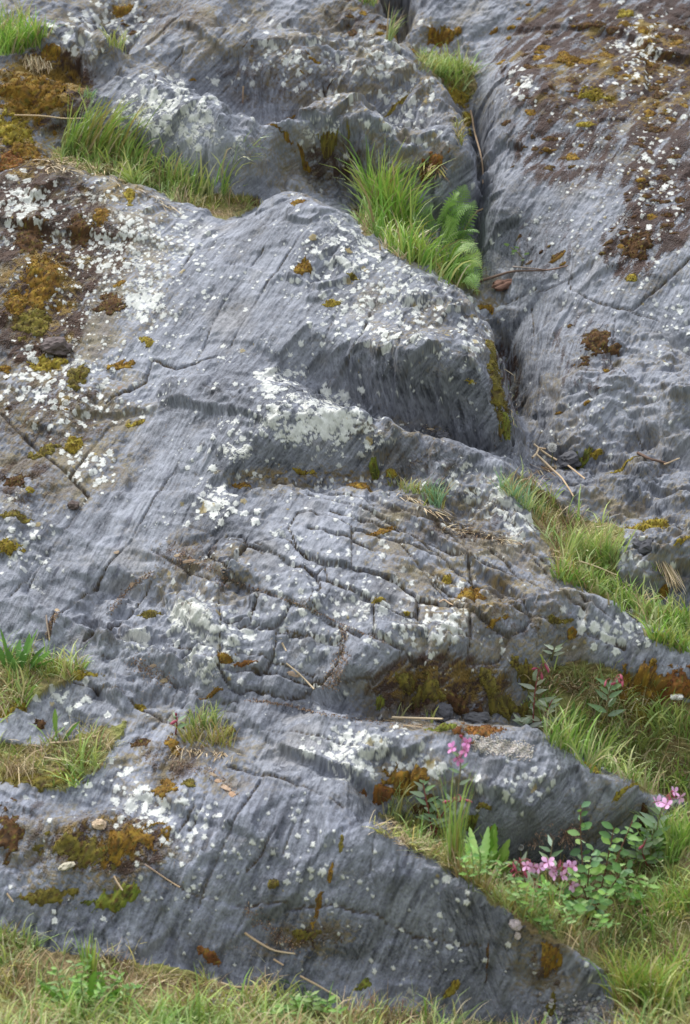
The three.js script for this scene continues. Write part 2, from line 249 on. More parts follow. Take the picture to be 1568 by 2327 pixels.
const CRACKS = [
  [.010, .004, [[750, 1160], [960, 1228], [1180, 1320], [1330, 1388]]],
  [.011, .004, [[700, 1200], [900, 1262], [1090, 1338], [1300, 1432], [1420, 1472]]],
  [.010, .004, [[620, 1092], [800, 1130], [1000, 1196], [1160, 1290]]],
  [.009, .0035, [[1000, 1300], [1160, 1372], [1320, 1440]]],
  [.009, .0035, [[840, 1130], [980, 1180], [1100, 1240]]],
  [.009, .0035, [[420, 1190], [520, 1225], [600, 1260]]],
  [.009, .0035, [[330, 1240], [430, 1290], [520, 1340]]],
  [.008, .003, [[380, 1440], [480, 1470], [600, 1490], [720, 1530]]],
  [.008, .003, [[1110, 1130], [1200, 1250], [1330, 1352]]],
  [.008, .003, [[560, 1640], [760, 1690], [900, 1730]]],
  [.008, .003, [[420, 1560], [540, 1590]]], // [depth m, half width m, points]
  [.010, .004, [[515, 1735], [600, 1755], [700, 1790], [780, 1828]]],
  [.008, .0035, [[330, 1963], [410, 2013], [450, 2033], [550, 2052], [700, 2052], [784, 2063], [859, 2080], [959, 2115], [1094, 2153]]],
  [.004, .003, [[787, 1870], [780, 1908], [752, 1983], [727, 2043], [702, 2108]]],
  [.010, .004, [[590, 1768], [560, 1828], [530, 1880], [470, 2000], [450, 2060]]],
  [.007, .003, [[440, 1828], [415, 1868], [395, 1910]]], [.007, .003, [[470, 1800], [430, 1880]]],
  [.007, .003, [[625, 1880], [590, 1945], [560, 1975]]], [.006, .003, [[680, 1840], [655, 1900], [640, 1940]]],
  [.012, .005, [[165, 1543], [240, 1563], [280, 1583], [320, 1608], [360, 1625], [420, 1650]]],
  [.012, .004, [[300, 1223], [215, 1313], [125, 1393], [110, 1450]]], [.010, .004, [[345, 1300], [270, 1390], [190, 1450]]],
  [.012, .005, [[0, 930], [45, 979], [100, 1034], [150, 1074], [200, 1124]]],
  [.008, .003, [[165, 884], [220, 914]]], [.01, .004, [[345, 809], [400, 834], [490, 809]]], [.008, .003, [[460, 885], [540, 915]]],
  [.009, .004, [[240, 914], [330, 860], [345, 809]]], [.008, .004, [[160, 1080], [250, 960], [290, 950]]],
  [.007, .003, [[870, 650], [820, 760], [770, 850], [740, 880]]], [.006, .003, [[770, 700], [730, 790]]], [.006, .003, [[690, 520], [610, 640], [520, 790]]],
  [.006, .003, [[600, 560], [500, 700], [430, 850]]], [.006, .003, [[440, 560], [350, 700]]],
  [.008, .003, [[1120, 690], [1200, 670], [1280, 645], [1300, 640]]], [.008, .003, [[1290, 640], [1300, 670], [1380, 690], [1500, 720]]],
  [.01, .004, [[1380, 690], [1440, 700], [1490, 660], [1568, 590]]], [.007, .003, [[1340, 900], [1420, 880], [1450, 960], [1480, 1020]]],
  [.008, .004, [[1210, 700], [1215, 760]]], [.007, .003, [[1400, 720], [1390, 800], [1430, 870]]],
  [.008, .003, [[400, 1060], [310, 1200], [300, 1223]]], [.007, .003, [[200, 1124], [60, 1330]]], [.006, .003, [[120, 1240], [20, 1360]]],
  [.008, .003, [[345, 1470], [480, 1500], [497, 1515]]], [.008, .003, [[200, 1480], [330, 1500], [480, 1590], [538, 1608]]],
  [.008, .003, [[250, 1540], [340, 1530], [440, 1540]]], [.007, .003, [[300, 1680], [360, 1640], [420, 1580]]],
  [.007, .003, [[1140, 1140], [1200, 1260], [1280, 1340], [1400, 1420], [1568, 1500]]], [.006, .003, [[1230, 1400], [1220, 1470]]],
  [.008, .003, [[720, 160], [760, 230]]], [.007, .003, [[420, 110], [330, 230]]], [.006, .003, [[560, 20], [470, 140]]],
  [.009, .004, [[785, 1070], [880, 1160], [980, 1190], [1060, 1260], [1075, 1320]]], [.008, .003, [[700, 1120], [800, 1150], [900, 1200], [1000, 1258]]],
  [.008, .003, [[870, 1110], [960, 1170], [1100, 1230], [1190, 1330]]],
  [.006, .003, [[1010, 2090], [1000, 2200]]], [.006, .003, [[900, 2080], [880, 2160]]], [.006, .003, [[1130, 2120], [1110, 2230]]], [.006, .003, [[850, 1900], [840, 1980]]],
  [.006, .003, [[300, 2000], [250, 2090]]], [.006, .003, [[560, 2070], [500, 2180]]], [.006, .003, [[150, 1850], [110, 1930]]],
];
const CRD = new Float32Array(NU * NV);             // groove depth
function carve(pts, depth, hw) {                   // pts in slope metres
  for (let i = 1; i < pts.length; i++) {
    const [a, b] = pts[i - 1], [c, d] = pts[i], L = Math.hypot(c - a, d - b) || 1e-6, n = Math.ceil(L / 0.02);
    for (let k = 0; k < n; k++) {
      const wob = (f) => { const x = lerp(a, c, f), y = lerp(b, d, f), w = 0.0014 * fbm(x * 14, y * 14 + depth * 90, 2); return [x + w * (b - d) / L * -1, y + w * (c - a) / L]; };
      const [x0, y0] = wob(k / n), [x1, y1] = wob((k + 1) / n), vary = clamp(.75 + .8 * noise(x0 * 9 + 5, y0 * 9), .25, 1.3), w = hw * clamp(vary + .1, .6, 1.4), R = w * 1.4 + CELL;
      const i0 = Math.max(0, Math.floor((Math.min(x0, x1) - R - U0) / CELL)), i1 = Math.min(NU - 1, Math.ceil((Math.max(x0, x1) + R - U0) / CELL));
      const j0 = Math.max(0, Math.floor((Math.min(y0, y1) - R - V0) / CELL)), j1 = Math.min(NV - 1, Math.ceil((Math.max(y0, y1) + R - V0) / CELL));
      for (let j = j0; j <= j1; j++) for (let q = i0; q <= i1; q++) {
        const x = U0 + q * CELL, y = V0 + j * CELL, t = clamp(((x - x0) * (x1 - x0) + (y - y0) * (y1 - y0)) / ((x1 - x0) ** 2 + (y1 - y0) ** 2 + 1e-9)), r = Math.hypot(x - lerp(x0, x1, t), y - lerp(y0, y1, t));
        const g = depth * vary * (1 - ss(w * .3, w * 1.4 + .0012, r)); if (g > CRD[j * NU + q]) CRD[j * NU + q] = g;
      }
    }
  }
}
const pxLine = (pts) => { const o = []; for (let i = 0; i < pts.length; i++) { if (i) { const n = Math.ceil(Math.hypot(pts[i][0] - pts[i - 1][0], pts[i][1] - pts[i - 1][1]) / 30); for (let k = 1; k < n; k++) { const q = hit(lerp(pts[i - 1][0], pts[i][0], k / n), lerp(pts[i - 1][1], pts[i][1], k / n)); o.push([q.u, q.v]); } } const q = hit(pts[i][0], pts[i][1]); o.push([q.u, q.v]); } return o; };
for (const [d, w, pts] of CRACKS) carve(pxLine(pts), d * 1.35, w * .62);
for (const b of BLOCKS) carve(pxLine([...b, b[0]]), .017, .002);
// water-worn hollows, darker pits: [x, y, rx, ry, depth] in pixels and metres
const PITS = [[745, 615, 48, 26, .03], [600, 1228, 34, 12, .02], [610, 1195, 30, 10, .012], [335, 1388, 48, 10, .02], [450, 1345, 45, 14, .016], [410, 1325, 40, 10, .02], [270, 1228, 32, 12, .014], [540, 2083, 50, 14, .014], [1390, 275, 42, 8, .02], [1345, 660, 30, 14, .012], [845, 165, 40, 22, .012], [605, 1575, 28, 10, .012]];
for (const [x, y, rx, ry, d] of PITS) {
  const c = hit(x, y), m = mpp(c.p), ru = rx * m, rv = ry * m / .75;
  for (let j = Math.max(0, Math.floor((c.v - rv * 1.5 - V0) / CELL)); j < Math.min(NV, (c.v + rv * 1.5 - V0) / CELL); j++) for (let i = Math.max(0, Math.floor((c.u - ru * 1.5 - U0) / CELL)); i < Math.min(NU, (c.u + ru * 1.5 - U0) / CELL); i++) {
    const a = (U0 + i * CELL - c.u) / ru, b = (V0 + j * CELL - c.v) / rv, r = Math.hypot(a, b) + .3 * noise(a * 2 + x, b * 2 + y); HF[j * NU + i] -= d * (1 - ss(.55, 1.1, r)); }
}
// holes and open clefts: outlines in pixels, depth in metres
const CAVES = [[[[850, -40], [866, 20], [886, 68], [905, 98], [920, 84], [934, 50], [948, 14], [930, -40]], .17], [[[1068, 262], [1076, 330], [1084, 400], [1080, 480], [1074, 560], [1084, 640], [1098, 640], [1098, 560], [1099, 480], [1100, 400], [1092, 330], [1078, 262]], .06], [[[1120, 760], [1130, 840], [1150, 960], [1168, 1020], [1180, 1020], [1162, 950], [1148, 860], [1138, 770]], .07], [[[232, 62], [250, 92], [282, 122], [300, 124], [285, 96], [258, 70]], .08], [[[1010, 1540], [985, 1560], [980, 1580], [1000, 1575], [1020, 1555]], .03], [[[1405, 1252], [1440, 1236], [1500, 1242], [1500, 1256], [1440, 1254], [1410, 1268]], .05], [[[780, 425], [815, 480], [850, 530], [836, 470], [815, 420]], .06]];
for (const [poly, dep] of CAVES) { const x0 = Math.min(...poly.map(q => q[0])) - 20, x1 = Math.max(...poly.map(q => q[0])) + 20, y0 = Math.min(...poly.map(q => q[1])) - 20, y1 = Math.max(...poly.map(q => q[1])) + 20;
  for (let k = 0; k < NU * NV; k++) { const x = PX[k], y = PY[k]; if (x < x0 || x > x1 || y < y0 || y > y1) continue; const a = x + 14 * noise(x * .05, y * .05), b = y + 14 * noise(y * .05 + 5, x * .05); if (inside(poly, a, b)) { let e = 99; for (let i = 0, j = poly.length - 1; i < poly.length; j = i++) { const [ax, ay] = poly[j], [bx, by] = poly[i], t = clamp(((a - ax) * (bx - ax) + (b - ay) * (by - ay)) / ((bx - ax) ** 2 + (by - ay) ** 2)); e = Math.min(e, Math.hypot(a - lerp(ax, bx, t), b - lerp(ay, by, t))); } HF[k] -= dep * ss(0, 9, e) * clamp(.85 + .7 * fbm(x * .035, y * .035, 3), .35, 1.3); } } }
// broken rock faces: cells with a plane each, long in the direction of the bedding
function facet(u, v, q) {
  const c = Math.cos(.5), s = Math.sin(.5), a = (u * c - v * s) * q * .55, b = (u * s + v * c) * q, xi = Math.floor(a), yi = Math.floor(b); let b1 = 9, b2 = 9, r1 = 0, r2 = 0;
  for (let y = yi - 1; y <= yi + 1; y++) for (let x = xi - 1; x <= xi + 1; x++) { const k = perm[perm[x & 255] + (y & 255)], cx = x + .5 + .45 * grx[k], cy = y + .5 + .45 * gry[k], d = (a - cx) ** 2 + (b - cy) ** 2; if (d < b2) { const k2 = perm[k + 7], r = grx[k2] * .5 + (a - cx) * grx[perm[k2 + 3]] + (b - cy) * gry[perm[k2 + 9]] * 1.2; if (d < b1) { b2 = b1; r2 = r1; b1 = d; r1 = r; } else { b2 = d; r2 = r; } } }
  const r = lerp((r1 + r2) / 2, r1, ss(0, .004 * q + .02, Math.sqrt(b2) - Math.sqrt(b1)));
  return r;
}
const gline = (v) => .26 * v + .075 * v * v;        // the striae bend from steep (bottom) to leaning right (top)
const HB = HF.slice();                               // the large shape, before cracks' lips and grain
// planar breaking of the large shape: cells long in the direction of the striae, each with the plane of its centre
const bH = (u, v) => { const a = clamp((u - U0) / CELL, 0, NU - 1.001), b = clamp((v - V0) / CELL, 0, NV - 1.001), x = Math.floor(a), y = Math.floor(b), fx = a - x, fy = b - y, k = y * NU + x; return (HB[k] * (1 - fx) + HB[k + 1] * fx) * (1 - fy) + (HB[k + NU] * (1 - fx) + HB[k + NU + 1] * fx) * fy; };
function planar(fa, fb, off) {
  const cache = new Map(), cell = (x, y) => { const key = x * 1000 + y; let c = cache.get(key); if (!c) { const k = perm[perm[(x + off) & 255] + (y & 255)], ca = x + .5 + .42 * grx[k], cb = y + .5 + .42 * gry[k], v = cb / fb, u = ca / fa + gline(v), e = .02; c = [ca, cb, u, v, bH(u, v), clamp((bH(u + e, v) - bH(u - e, v)) / (2 * e), -1.6, 1.6), clamp((bH(u, v + e) - bH(u, v - e)) / (2 * e), -1.6, 1.6)]; cache.set(key, c); } return c; };
  return (u, v) => { const a = (u - gline(v)) * fa, b = v * fb, xi = Math.floor(a), yi = Math.floor(b); let d1 = 99, d2 = 99, c1, c2; for (let y = yi - 1; y <= yi + 1; y++) for (let x = xi - 1; x <= xi + 1; x++) { const c = cell(x, y), d = (a - c[0]) ** 2 + (b - c[1]) ** 2; if (d < d1) { d2 = d1; c2 = c1; d1 = d; c1 = c; } else if (d < d2) { d2 = d; c2 = c; } }
    const h = (c) => c[4] + c[5] * (u - c[2]) + c[6] * (v - c[3]), h1 = h(c1); return lerp((h1 + h(c2)) / 2, h1, ss(0, .07, Math.sqrt(d2) - Math.sqrt(d1))); };
}
const planarA = planar(8, 5, 0), planarB = planar(17, 9, 31);
const BLK = new Int16Array(NU * NV).fill(-1), SOILM = new Uint8Array(NU * NV);
const blkTilt = BLOCKS.map((b) => { let x = 0, y = 0; for (const q of b) { x += q[0] / b.length; y += q[1] / b.length; } const c = hit(x, y); return [c.u, c.v, rr(-.006, .007), gauss() * .05, gauss() * .06 - .05]; });
for (let k = 0; k < NU * NV; k++) {
  const x = PX[k], y = PY[k]; if (isSoil(x + 14 * noise(x * .03, y * .03), y + 14 * noise(y * .03, x * .03 + 9))) { SOILM[k] = 1; continue; }
  if (x > 440 && x < 1220 && y > 1100 && y < 1600) for (let b = 0; b < BLOCKS.length; b++) if (inside(BLOCKS[b], x, y)) { BLK[k] = b; break; }
}
const bedZone = (x, y) => { let r = 0; for (const [cx, cy, rx, ry, a] of [[1060, 1240, 330, 210, 1], [1350, 1420, 260, 100, .7], [740, 1180, 300, 110, .7], [380, 1550, 190, 90, .8], [900, 1060, 200, 40, .5], [1480, 1140, 200, 80, .7], [430, 1330, 120, 90, .6]]) { const q = ((x - cx) / rx) ** 2 + ((y - cy) / ry) ** 2; if (q < 1) r = Math.max(r, a * Math.min(1, 2.2 * (1 - q))); } return r; };
const roughZone = (x, y) => { // how broken the rock is: smooth polished wall and slabs, broken ledges
  let r = .42; const g = (cx, cy, rx, ry, a) => { const q = ((x - cx) / rx) ** 2 + ((y - cy) / ry) ** 2; if (q < 1) r = lerp(r, a, Math.min(1, 2.5 * (1 - q))); };
  g(1350, 350, 330, 420, .22); g(1300, 800, 160, 160, .22); g(1480, 980, 260, 260, 1.0); g(1080, 1250, 320, 190, .6); g(380, 1380, 230, 170, 1.2); g(380, 1560, 200, 80, 1.0); g(760, 340, 260, 130, 1.0); g(640, 160, 330, 120, .7); g(560, 640, 420, 260, .2); g(700, 2020, 620, 230, .22); g(330, 1130, 260, 200, .22); g(480, 90, 260, 120, .25); g(1480, 1290, 160, 120, 1.3); return r; };
for (let j = 0; j < NV; j++) for (let i = 0; i < NU; i++) {
  const k = j * NU + i, u = U0 + i * CELL, v = V0 + j * CELL, s = u - gline(v), wob = .02 * noise(u * 4, v * 4);
  if (SOILM[k]) { HF[k] += .012 * fbm(u * 7, v * 7, 3) + .004 * noise(u * 45, v * 45); continue; }
  if (PX[k] < -120 || PX[k] > W + 120 || PY[k] < -160 || PY[k] > H + 200) { HF[k] += (.02 * fbm(u * 2.6 + 3, v * 2.6, 3) + .006 * noise(u * 20, v * 12)) * Math.min(1, Math.min(i, j, NU - 1 - i, NV - 1 - j) / 30); continue; }
  const rz = roughZone(PX[k], PY[k]);
  { const ju = .01 * noise(u * 17, v * 17), jv = .01 * noise(u * 17 + 40, v * 17), h0 = HB[k]; HF[k] += .34 * clamp(planarA(u + ju, v + jv) - h0, -.05, .05) + .34 * clamp(planarB(u + ju, v + jv) - h0, -.03, .03); }
  let d = .020 * rz * fbm(u * 2.6 + 3, v * 2.6, 3) + .006 * rz * fbm(u * 9, v * 9, 3);
  d += .0065 * (ridged(s * 9 + wob * 20, v * 1.3) - .4) + (1 - Math.min(.75, rz * .6)) * clamp(.75 + 1.1 * noise(u * 3.3 + 8, v * 3.3), .25, 1.2) * (.0062 * noise((s + wob * .4) * 23, v * .9) + .0028 * noise((s + wob * .3) * 56, v * 1.8) + .0010 * noise((s + wob * .2) * 105, v * 4));
  const rw = .012 * noise(u * 13, v * 13), rz2 = Math.max(.12, rz - .2);
  for (const [fu, fv, am] of [[2.1, 3.4, .011], [5.5, 8, .0075]]) { const st = (fbm(u * fu + 1.1 * v * fu / 3, v * fv - u * 1.6, 2) + .25 * facet(u + rw, v + rw, fv * 2.2)) * 3.2, fl = Math.floor(st); d += am * (.08 + rz) * (fl + ss(.86, 1, st - fl)); }   // broken steps along the cleavage
  const bz = bedZone(PX[k], PY[k]); if (bz > 0) { const x = (v + .55 * u) * 21 + 1.1 * fbm(u * 3.1, v * 5, 2) + .3 * noise(u * 16, v * 16), f = x - Math.floor(x), kk = perm[(Math.floor(x) + 512) & 255] / 255; d += bz * .013 * (.35 + .9 * kk) * (f < .86 ? f / .86 : (1 - f) / .14) * clamp(.75 + 1.3 * noise(u * 5 + kk * 9, v * 3), .1, 1.4); }   // thin beds standing out as long ledges
  d += .034 * (.25 + .6 * rz) * facet(u + rw * .6, v + rw * .6 + 7, 4.2) + .022 * rz2 * facet(u + rw, v + rw, 8) + .012 * rz2 * facet(u + rw + 5, v - rw, 19) + .006 * (.12 + rz) * facet(u - rw, v + 3 + rw, 40);
  d += .0022 * rz * noise(u * 95, v * 95);
  const b = BLK[k]; if (b >= 0) { const t = blkTilt[b]; d += clamp(t[2] + t[3] * (u - t[0]) + t[4] * (v - t[1]), -.011, .011); }
  const edge = Math.min(i, j, NU - 1 - i, NV - 1 - j) / 30;
  HF[k] += d * Math.min(1, edge) - CRD[k];
}
for (let n = 0; n < 1; n++) for (let j = 1; j < NV - 1; j++) for (let i = 1; i < NU - 1; i++) { const k = j * NU + i; HF[k] = HF[k] * .72 + .07 * (HF[k - 1] + HF[k + 1] + HF[k - NU] + HF[k + NU]); }
console.log('height field', NU, NV);

// ---------------------------------------------------------------- what grows on and stains the rock: colour and fine relief maps in slope metres
const TW = 2048, TH = 2048, TC = new Float32Array(TW * TH * 3), TB = new Float32Array(TW * TH);
// texels are shared out along each column by true surface length, so steep faces are as sharp as flat ones
const ARC = new Float32Array(NU * NV), TOT = new Float32Array(NU);
{ const F = new Float32Array(NU * NV), G = new Float32Array(NU * NV); for (let i = 0; i < NU; i++) for (let j = 0; j < NV; j++) { const k = j * NU + i, a = Math.min(NV - 1, j + 3) * NU + i, b = Math.max(0, j - 3) * NU + i, g = (HB[a] - HB[b]) / ((a - b) / NU * CELL); F[k] = Math.min(3.2, Math.sqrt(1 + g * g)); }
  for (let n = 0; n < 2; n++) { const R = 22; for (let j = 0; j < NV; j++) { let s = 0; for (let i = -R; i <= R; i++) s += F[j * NU + clamp(i, 0, NU - 1)]; for (let i = 0; i < NU; i++) { G[j * NU + i] = s / (2 * R + 1); s += F[j * NU + Math.min(NU - 1, i + R + 1)] - F[j * NU + Math.max(0, i - R)]; } } F.set(G); }
  for (let i = 0; i < NU; i++) { for (let j = 1; j < NV; j++) { const k = j * NU + i; ARC[k] = ARC[k - NU] + CELL * F[k]; } TOT[i] = ARC[(NV - 1) * NU + i]; } }
{ const t = TOT.slice(); for (let i = 0; i < NU; i++) { const f = t[i]; for (let j = 0; j < NV; j++) ARC[j * NU + i] /= f; } }
const arcAt = (u, v) => { const a = clamp((u - U0) / CELL, 0, NU - 1.001), b = clamp((v - V0) / CELL, 0, NV - 1.001), x = Math.floor(a), y = Math.floor(b), fx = a - x, fy = b - y, k = y * NU + x; return (ARC[k] * (1 - fx) + ARC[k + 1] * fx) * (1 - fy) + (ARC[k + NU] * (1 - fx) + ARC[k + NU + 1] * fx) * fy; };
const VT = new Float32Array(TW * TH);
for (let x = 0; x < TW; x++) { const a = clamp((x + .5) / TW * (NU - 1), 0, NU - 1.001), i = Math.floor(a), f = a - i; let j = 1; for (let y = 0; y < TH; y++) { const want = (y + .5) / TH, at = (n) => ARC[n * NU + i] * (1 - f) + ARC[n * NU + i + 1] * f; while (j < NV - 1 && at(j) < want) j++; const lo = at(j - 1), hi = at(j); VT[y * TW + x] = V0 + (j - 1 + clamp((want - lo) / (hi - lo + 1e-9))) * CELL; } }
const texU = (x) => U0 + (x + .5) / TW * (U1 - U0);
// [x, y, rx, ry, strength] ellipses in photograph pixels
const zone = (list) => { const C = 10, x0 = -100, y0 = -130, nx = Math.ceil((W + 200) / C) + 2, ny = Math.ceil((H + 260) / C) + 2, g = new Float32Array(nx * ny);
  for (let j = 0; j < ny; j++) for (let i = 0; i < nx; i++) { const x = x0 + i * C, y = y0 + j * C; let m = 0; for (const [cx, cy, rx, ry, a] of list) { const q = ((x - cx) / rx) ** 2 + ((y - cy) / ry) ** 2; if (q < 1) { const w = a * Math.min(1, 1.8 * (1 - q)); if (w > m) m = w; } } g[j * nx + i] = m; }
  return (x, y) => { const a = clamp((x - x0) / C, 0, nx - 1.01), b = clamp((y - y0) / C, 0, ny - 1.01), i = Math.floor(a), j = Math.floor(b), fx = a - i, fy = b - j, k = j * nx + i; return (g[k] * (1 - fx) + g[k + 1] * fx) * (1 - fy) + (g[k + nx] * (1 - fx) + g[k + nx + 1] * fx) * fy; }; };
const zBrown = zone([[1330, 140, 250, 190, .82], [1510, 120, 120, 210, .92], [1500, 400, 110, 240, .85], [1290, 330, 170, 130, .65], [1430, 560, 80, 110, .7], [1240, 560, 110, 90, .4], [1330, 800, 110, 120, .45], [120, 560, 170, 220, .75], [90, 720, 130, 150, .85], [40, 430, 100, 140, .85], [240, 560, 90, 100, .6], [120, 930, 170, 120, .5], [110, 200, 130, 120, .8], [60, 1090, 90, 70, .5], [640, 180, 190, 110, .4], [760, 370, 90, 70, .6], [400, 40, 120, 50, .4], [800, 30, 90, 60, .5], [1000, 1560, 200, 90, .8], [250, 1920, 170, 90, .7], [430, 1260, 100, 50, .45], [1060, 1200, 180, 60, .4], [1180, 1400, 130, 60, .4], [400, 1720, 110, 60, .5], [700, 2130, 110, 40, .6], [60, 1900, 90, 130, .4], [1240, 2180, 50, 150, .5], [960, 1040, 120, 60, .35], [1150, 860, 50, 130, .6], [240, 1440, 120, 40, .3]]);
const zGold = zone([[80, 200, 130, 90, .8], [60, 340, 90, 90, .5], [90, 660, 110, 130, .55], [1380, 190, 160, 120, .35], [1500, 170, 90, 140, .45], [1010, 170, 90, 130, .35], [250, 1910, 160, 60, .5], [180, 2010, 170, 40, .3], [1060, 1340, 140, 80, .35], [1010, 1550, 180, 70, .5], [700, 1080, 220, 20, .4], [1110, 690, 30, 20, .5], [280, 430, 60, 40, .4]]);
const zStain = zone([[120, 560, 330, 330, 1.2], [110, 950, 260, 260, 1], [1480, 200, 160, 260, .6], [300, 60, 420, 140, .8], [820, 130, 300, 160, .9], [800, 370, 320, 110, .9], [980, 700, 220, 160, .6], [1100, 1250, 330, 200, 1], [450, 1300, 170, 110, .8], [1130, 1440, 260, 110, .9], [1010, 1600, 260, 90, 1], [400, 1720, 230, 130, .8], [200, 1940, 260, 130, .8], [1250, 150, 360, 220, .35], [1450, 450, 220, 300, .3], [1380, 900, 260, 220, .45], [1450, 1200, 200, 180, .8], [1240, 2180, 110, 130, .8], [700, 2130, 160, 70, .7], [700, 1090, 320, 40, .8], [900, 1000, 160, 60, .6], [950, 1780, 160, 80, .8], [1400, 1850, 130, 120, .6]]);
const SLATE = [[-900, 1800], [150, 1800], [330, 1640], [380, 1700], [520, 1735], [780, 1830], [940, 1936], [1100, 2042], [1180, 2108], [1330, 2180], [1440, 2260], [1700, 3400], [-900, 3400]];   // the lowest slab is a bluer slate, cut off from the rest by the joint above it
const zCrust = zone([[700, 950, 130, 70, .8], [540, 1025, 40, 35, .8], [480, 1130, 60, 60, .5], [800, 1000, 110, 50, .6], [430, 1395, 62, 45, .95], [310, 1450, 45, 40, .8], [470, 1450, 50, 40, .6], [460, 1510, 70, 50, .65], [630, 860, 70, 40, .6], [790, 1720, 60, 70, .8], [830, 1690, 70, 45, .6], [1060, 1060, 60, 40, .55], [1100, 1130, 60, 40, .6], [1040, 1400, 40, 55, .6], [330, 250, 90, 70, .6], [430, 300, 90, 50, .6], [510, 330, 60, 45, .5], [730, 290, 60, 40, .6], [900, 130, 60, 40, .4], [320, 1820, 50, 40, .55], [350, 1860, 60, 60, .4], [380, 200, 60, 40, .5], [770, 540, 100, 80, .4], [900, 700, 150, 90, .3], [1000, 620, 90, 60, .4], [140, 1580, 40, 25, .5], [1440, 90, 60, 80, .5], [1190, 190, 30, 30, .6], [330, 680, 50, 70, .55], [40, 480, 60, 60, .5], [150, 800, 80, 60, .3], [230, 470, 120, 60, .35], [190, 1060, 50, 40, .5], [1190, 1190, 40, 40, .5], [90, 1330, 60, 40, .25], [920, 1790, 70, 40, .4], [860, 1370, 120, 50, .25], [350, 560, 90, 70, .35], [40, 1120, 40, 40, .4], [1000, 1530, 50, 20, .3]]);
const Q = new THREE.Vector3();
for (let y = 0; y < TH; y++) for (let x = 0; x < TW; x++) {
  const u_ = texU(x), k = y * TW + x, v_ = VT[k], h = hAt(u_, v_), [px, py] = project(toWorld(u_, v_, h, Q)), gu = (hAt(u_ + .03, v_) - hAt(u_ - .03, v_)) / .06, gv = (hAt(u_, v_ + .03) - hAt(u_, v_ - .03)) / .06, u = u_ + (gu > .6 ? h : gu < -.6 ? -h : 0), v = v_ + (gv > .5 ? h : gv < -.5 ? -h : 0);   // pattern runs on round steep faces at its true size
  if (px < -90 || px > W + 90 || py < -120 || py > H + 120) { const a = noise(u * 9, v * 9), f = noise(u * 90, v * 90), so = py > H; TC[k * 3] = so ? .13 : .17 + .08 * a + .06 * f; TC[k * 3 + 1] = so ? .14 : .175 + .08 * a + .06 * f; TC[k * 3 + 2] = so ? .06 : .195 + .09 * a + .06 * f; TB[k] = .5 + .3 * f; continue; }
  const s = u - gline(v), w = .012 * noise(u * 4, v * 4);
  const n1 = fbm(u * 3, v * 3, 3), n2 = noise(u * 22, v * 22), n3 = noise(u * 90 + 7, v * 90), st = noise((s + w) * 38, v * 7), st2 = noise((s + w * .7) * 100, v * 14), st3 = noise((s + w) * 240, v * 70), fine = noise(u * 310, v * 310);
  const soil = SOILM[Math.min(NV - 1, Math.round((v_ - V0) / CELL)) * NU + Math.min(NU - 1, Math.round((u_ - U0) / CELL))];
  if (soil) {
    const t = clamp(.5 + .9 * n3 + .5 * fine), q = clamp(.5 + n2 * 1.4 + n1 * .6);
    TC[k * 3] = lerp(lerp(.1, .3, t), lerp(.13, .26, t), q); TC[k * 3 + 1] = lerp(lerp(.075, .22, t), lerp(.14, .26, t), q); TC[k * 3 + 2] = lerp(lerp(.04, .11, t), lerp(.04, .08, t), q); TB[k] = .4 + .4 * n3 + .3 * fine; continue;
  }
  const low = inside(SLATE, px, py) ? 1 : 0;
  const grain = noise((s + w) * 95, v * 34) + .6 * noise(u * 150, v * 120), big = fbm(u * 1.7 + 11, v * 1.7, 3), band = .6 * noise((s + .2 * w) * 12, v * .8) + .9 * noise((s + .2 * w) * 32, v * 1.1) + .9 * noise((s + .1 * w) * 78, v * 1.8) + .7 * noise((s + .3 * w) * 140, v * 5);
  let t = clamp(.52 + .42 * n1 + .3 * big + .34 * clamp(.7 + noise(u * 4, v * 4 + 3), .2, 1.2) * band + .1 * st + .24 * st2 + .24 * st3 + .16 * n2 + .26 * grain + .26 * fine);
  let r = lerp(.03, .325, t), g = lerp(.033, .342, t), b = lerp(.042, .388, t);
  if (low) { g *= 1.01; b *= 1.05; }
  // warm weathering rind in patches
  const wr = ss(.15, .6, fbm(u * 5 + 40, v * 5, 3)) * .5 * (1 - low); r *= 1 + .10 * wr; b *= 1 - .16 * wr;
  // dark specks and short dark streaks
  const sp = ss(.34, .5, n3 * .75 + fine * .3 + .16 * n1), sk = ss(.3, .55, st2 + .4 * n2);
  const sk2 = ss(.26, .42, noise((s + w * .5) * 55, v * 4.5) + .3 * n2 + .2 * st3 - .1 + .12 * low), da = clamp(.7 * sp + .5 * sk + .6 * sk2); r *= 1 - .68 * da; g *= 1 - .68 * da; b *= 1 - .64 * da;
  let bump = .5 + .1 * noise((s + .2 * w) * 140, v * 4.5) + .08 * noise((s + .2 * w) * 270, v * 12) + .1 * st3 + .12 * n3 + .14 * fine - .12 * da;
  // thin ochre and olive algae and dust, strongest along the joints
  const sz = zStain(px, py) * .8 + .2, cn = CRD[Math.min(NV - 1, Math.round((v_ - V0) / CELL)) * NU + Math.min(NU - 1, Math.round((u_ - U0) / CELL))], oc = ss(.46, .66, .5 + .5 * fbm(u * 8 + 71, v * 12, 4) + .35 * n3 + .25 * fine + .3 * (sz - .75) + 9 * cn) * Math.min(1, sz * 1.2);
  if (oc > 0) { const a = oc * .6, q = clamp(.5 + n2 * 1.4), l = clamp(.5 + fine + .6 * n3); r = lerp(r, lerp(lerp(.09, .2, l), lerp(.12, .27, l), q), a); g = lerp(g, lerp(lerp(.065, .145, l), lerp(.095, .2, l), q), a); b = lerp(b, lerp(lerp(.035, .07, l), lerp(.03, .055, l), q), a); bump += .1 * oc * fine; }
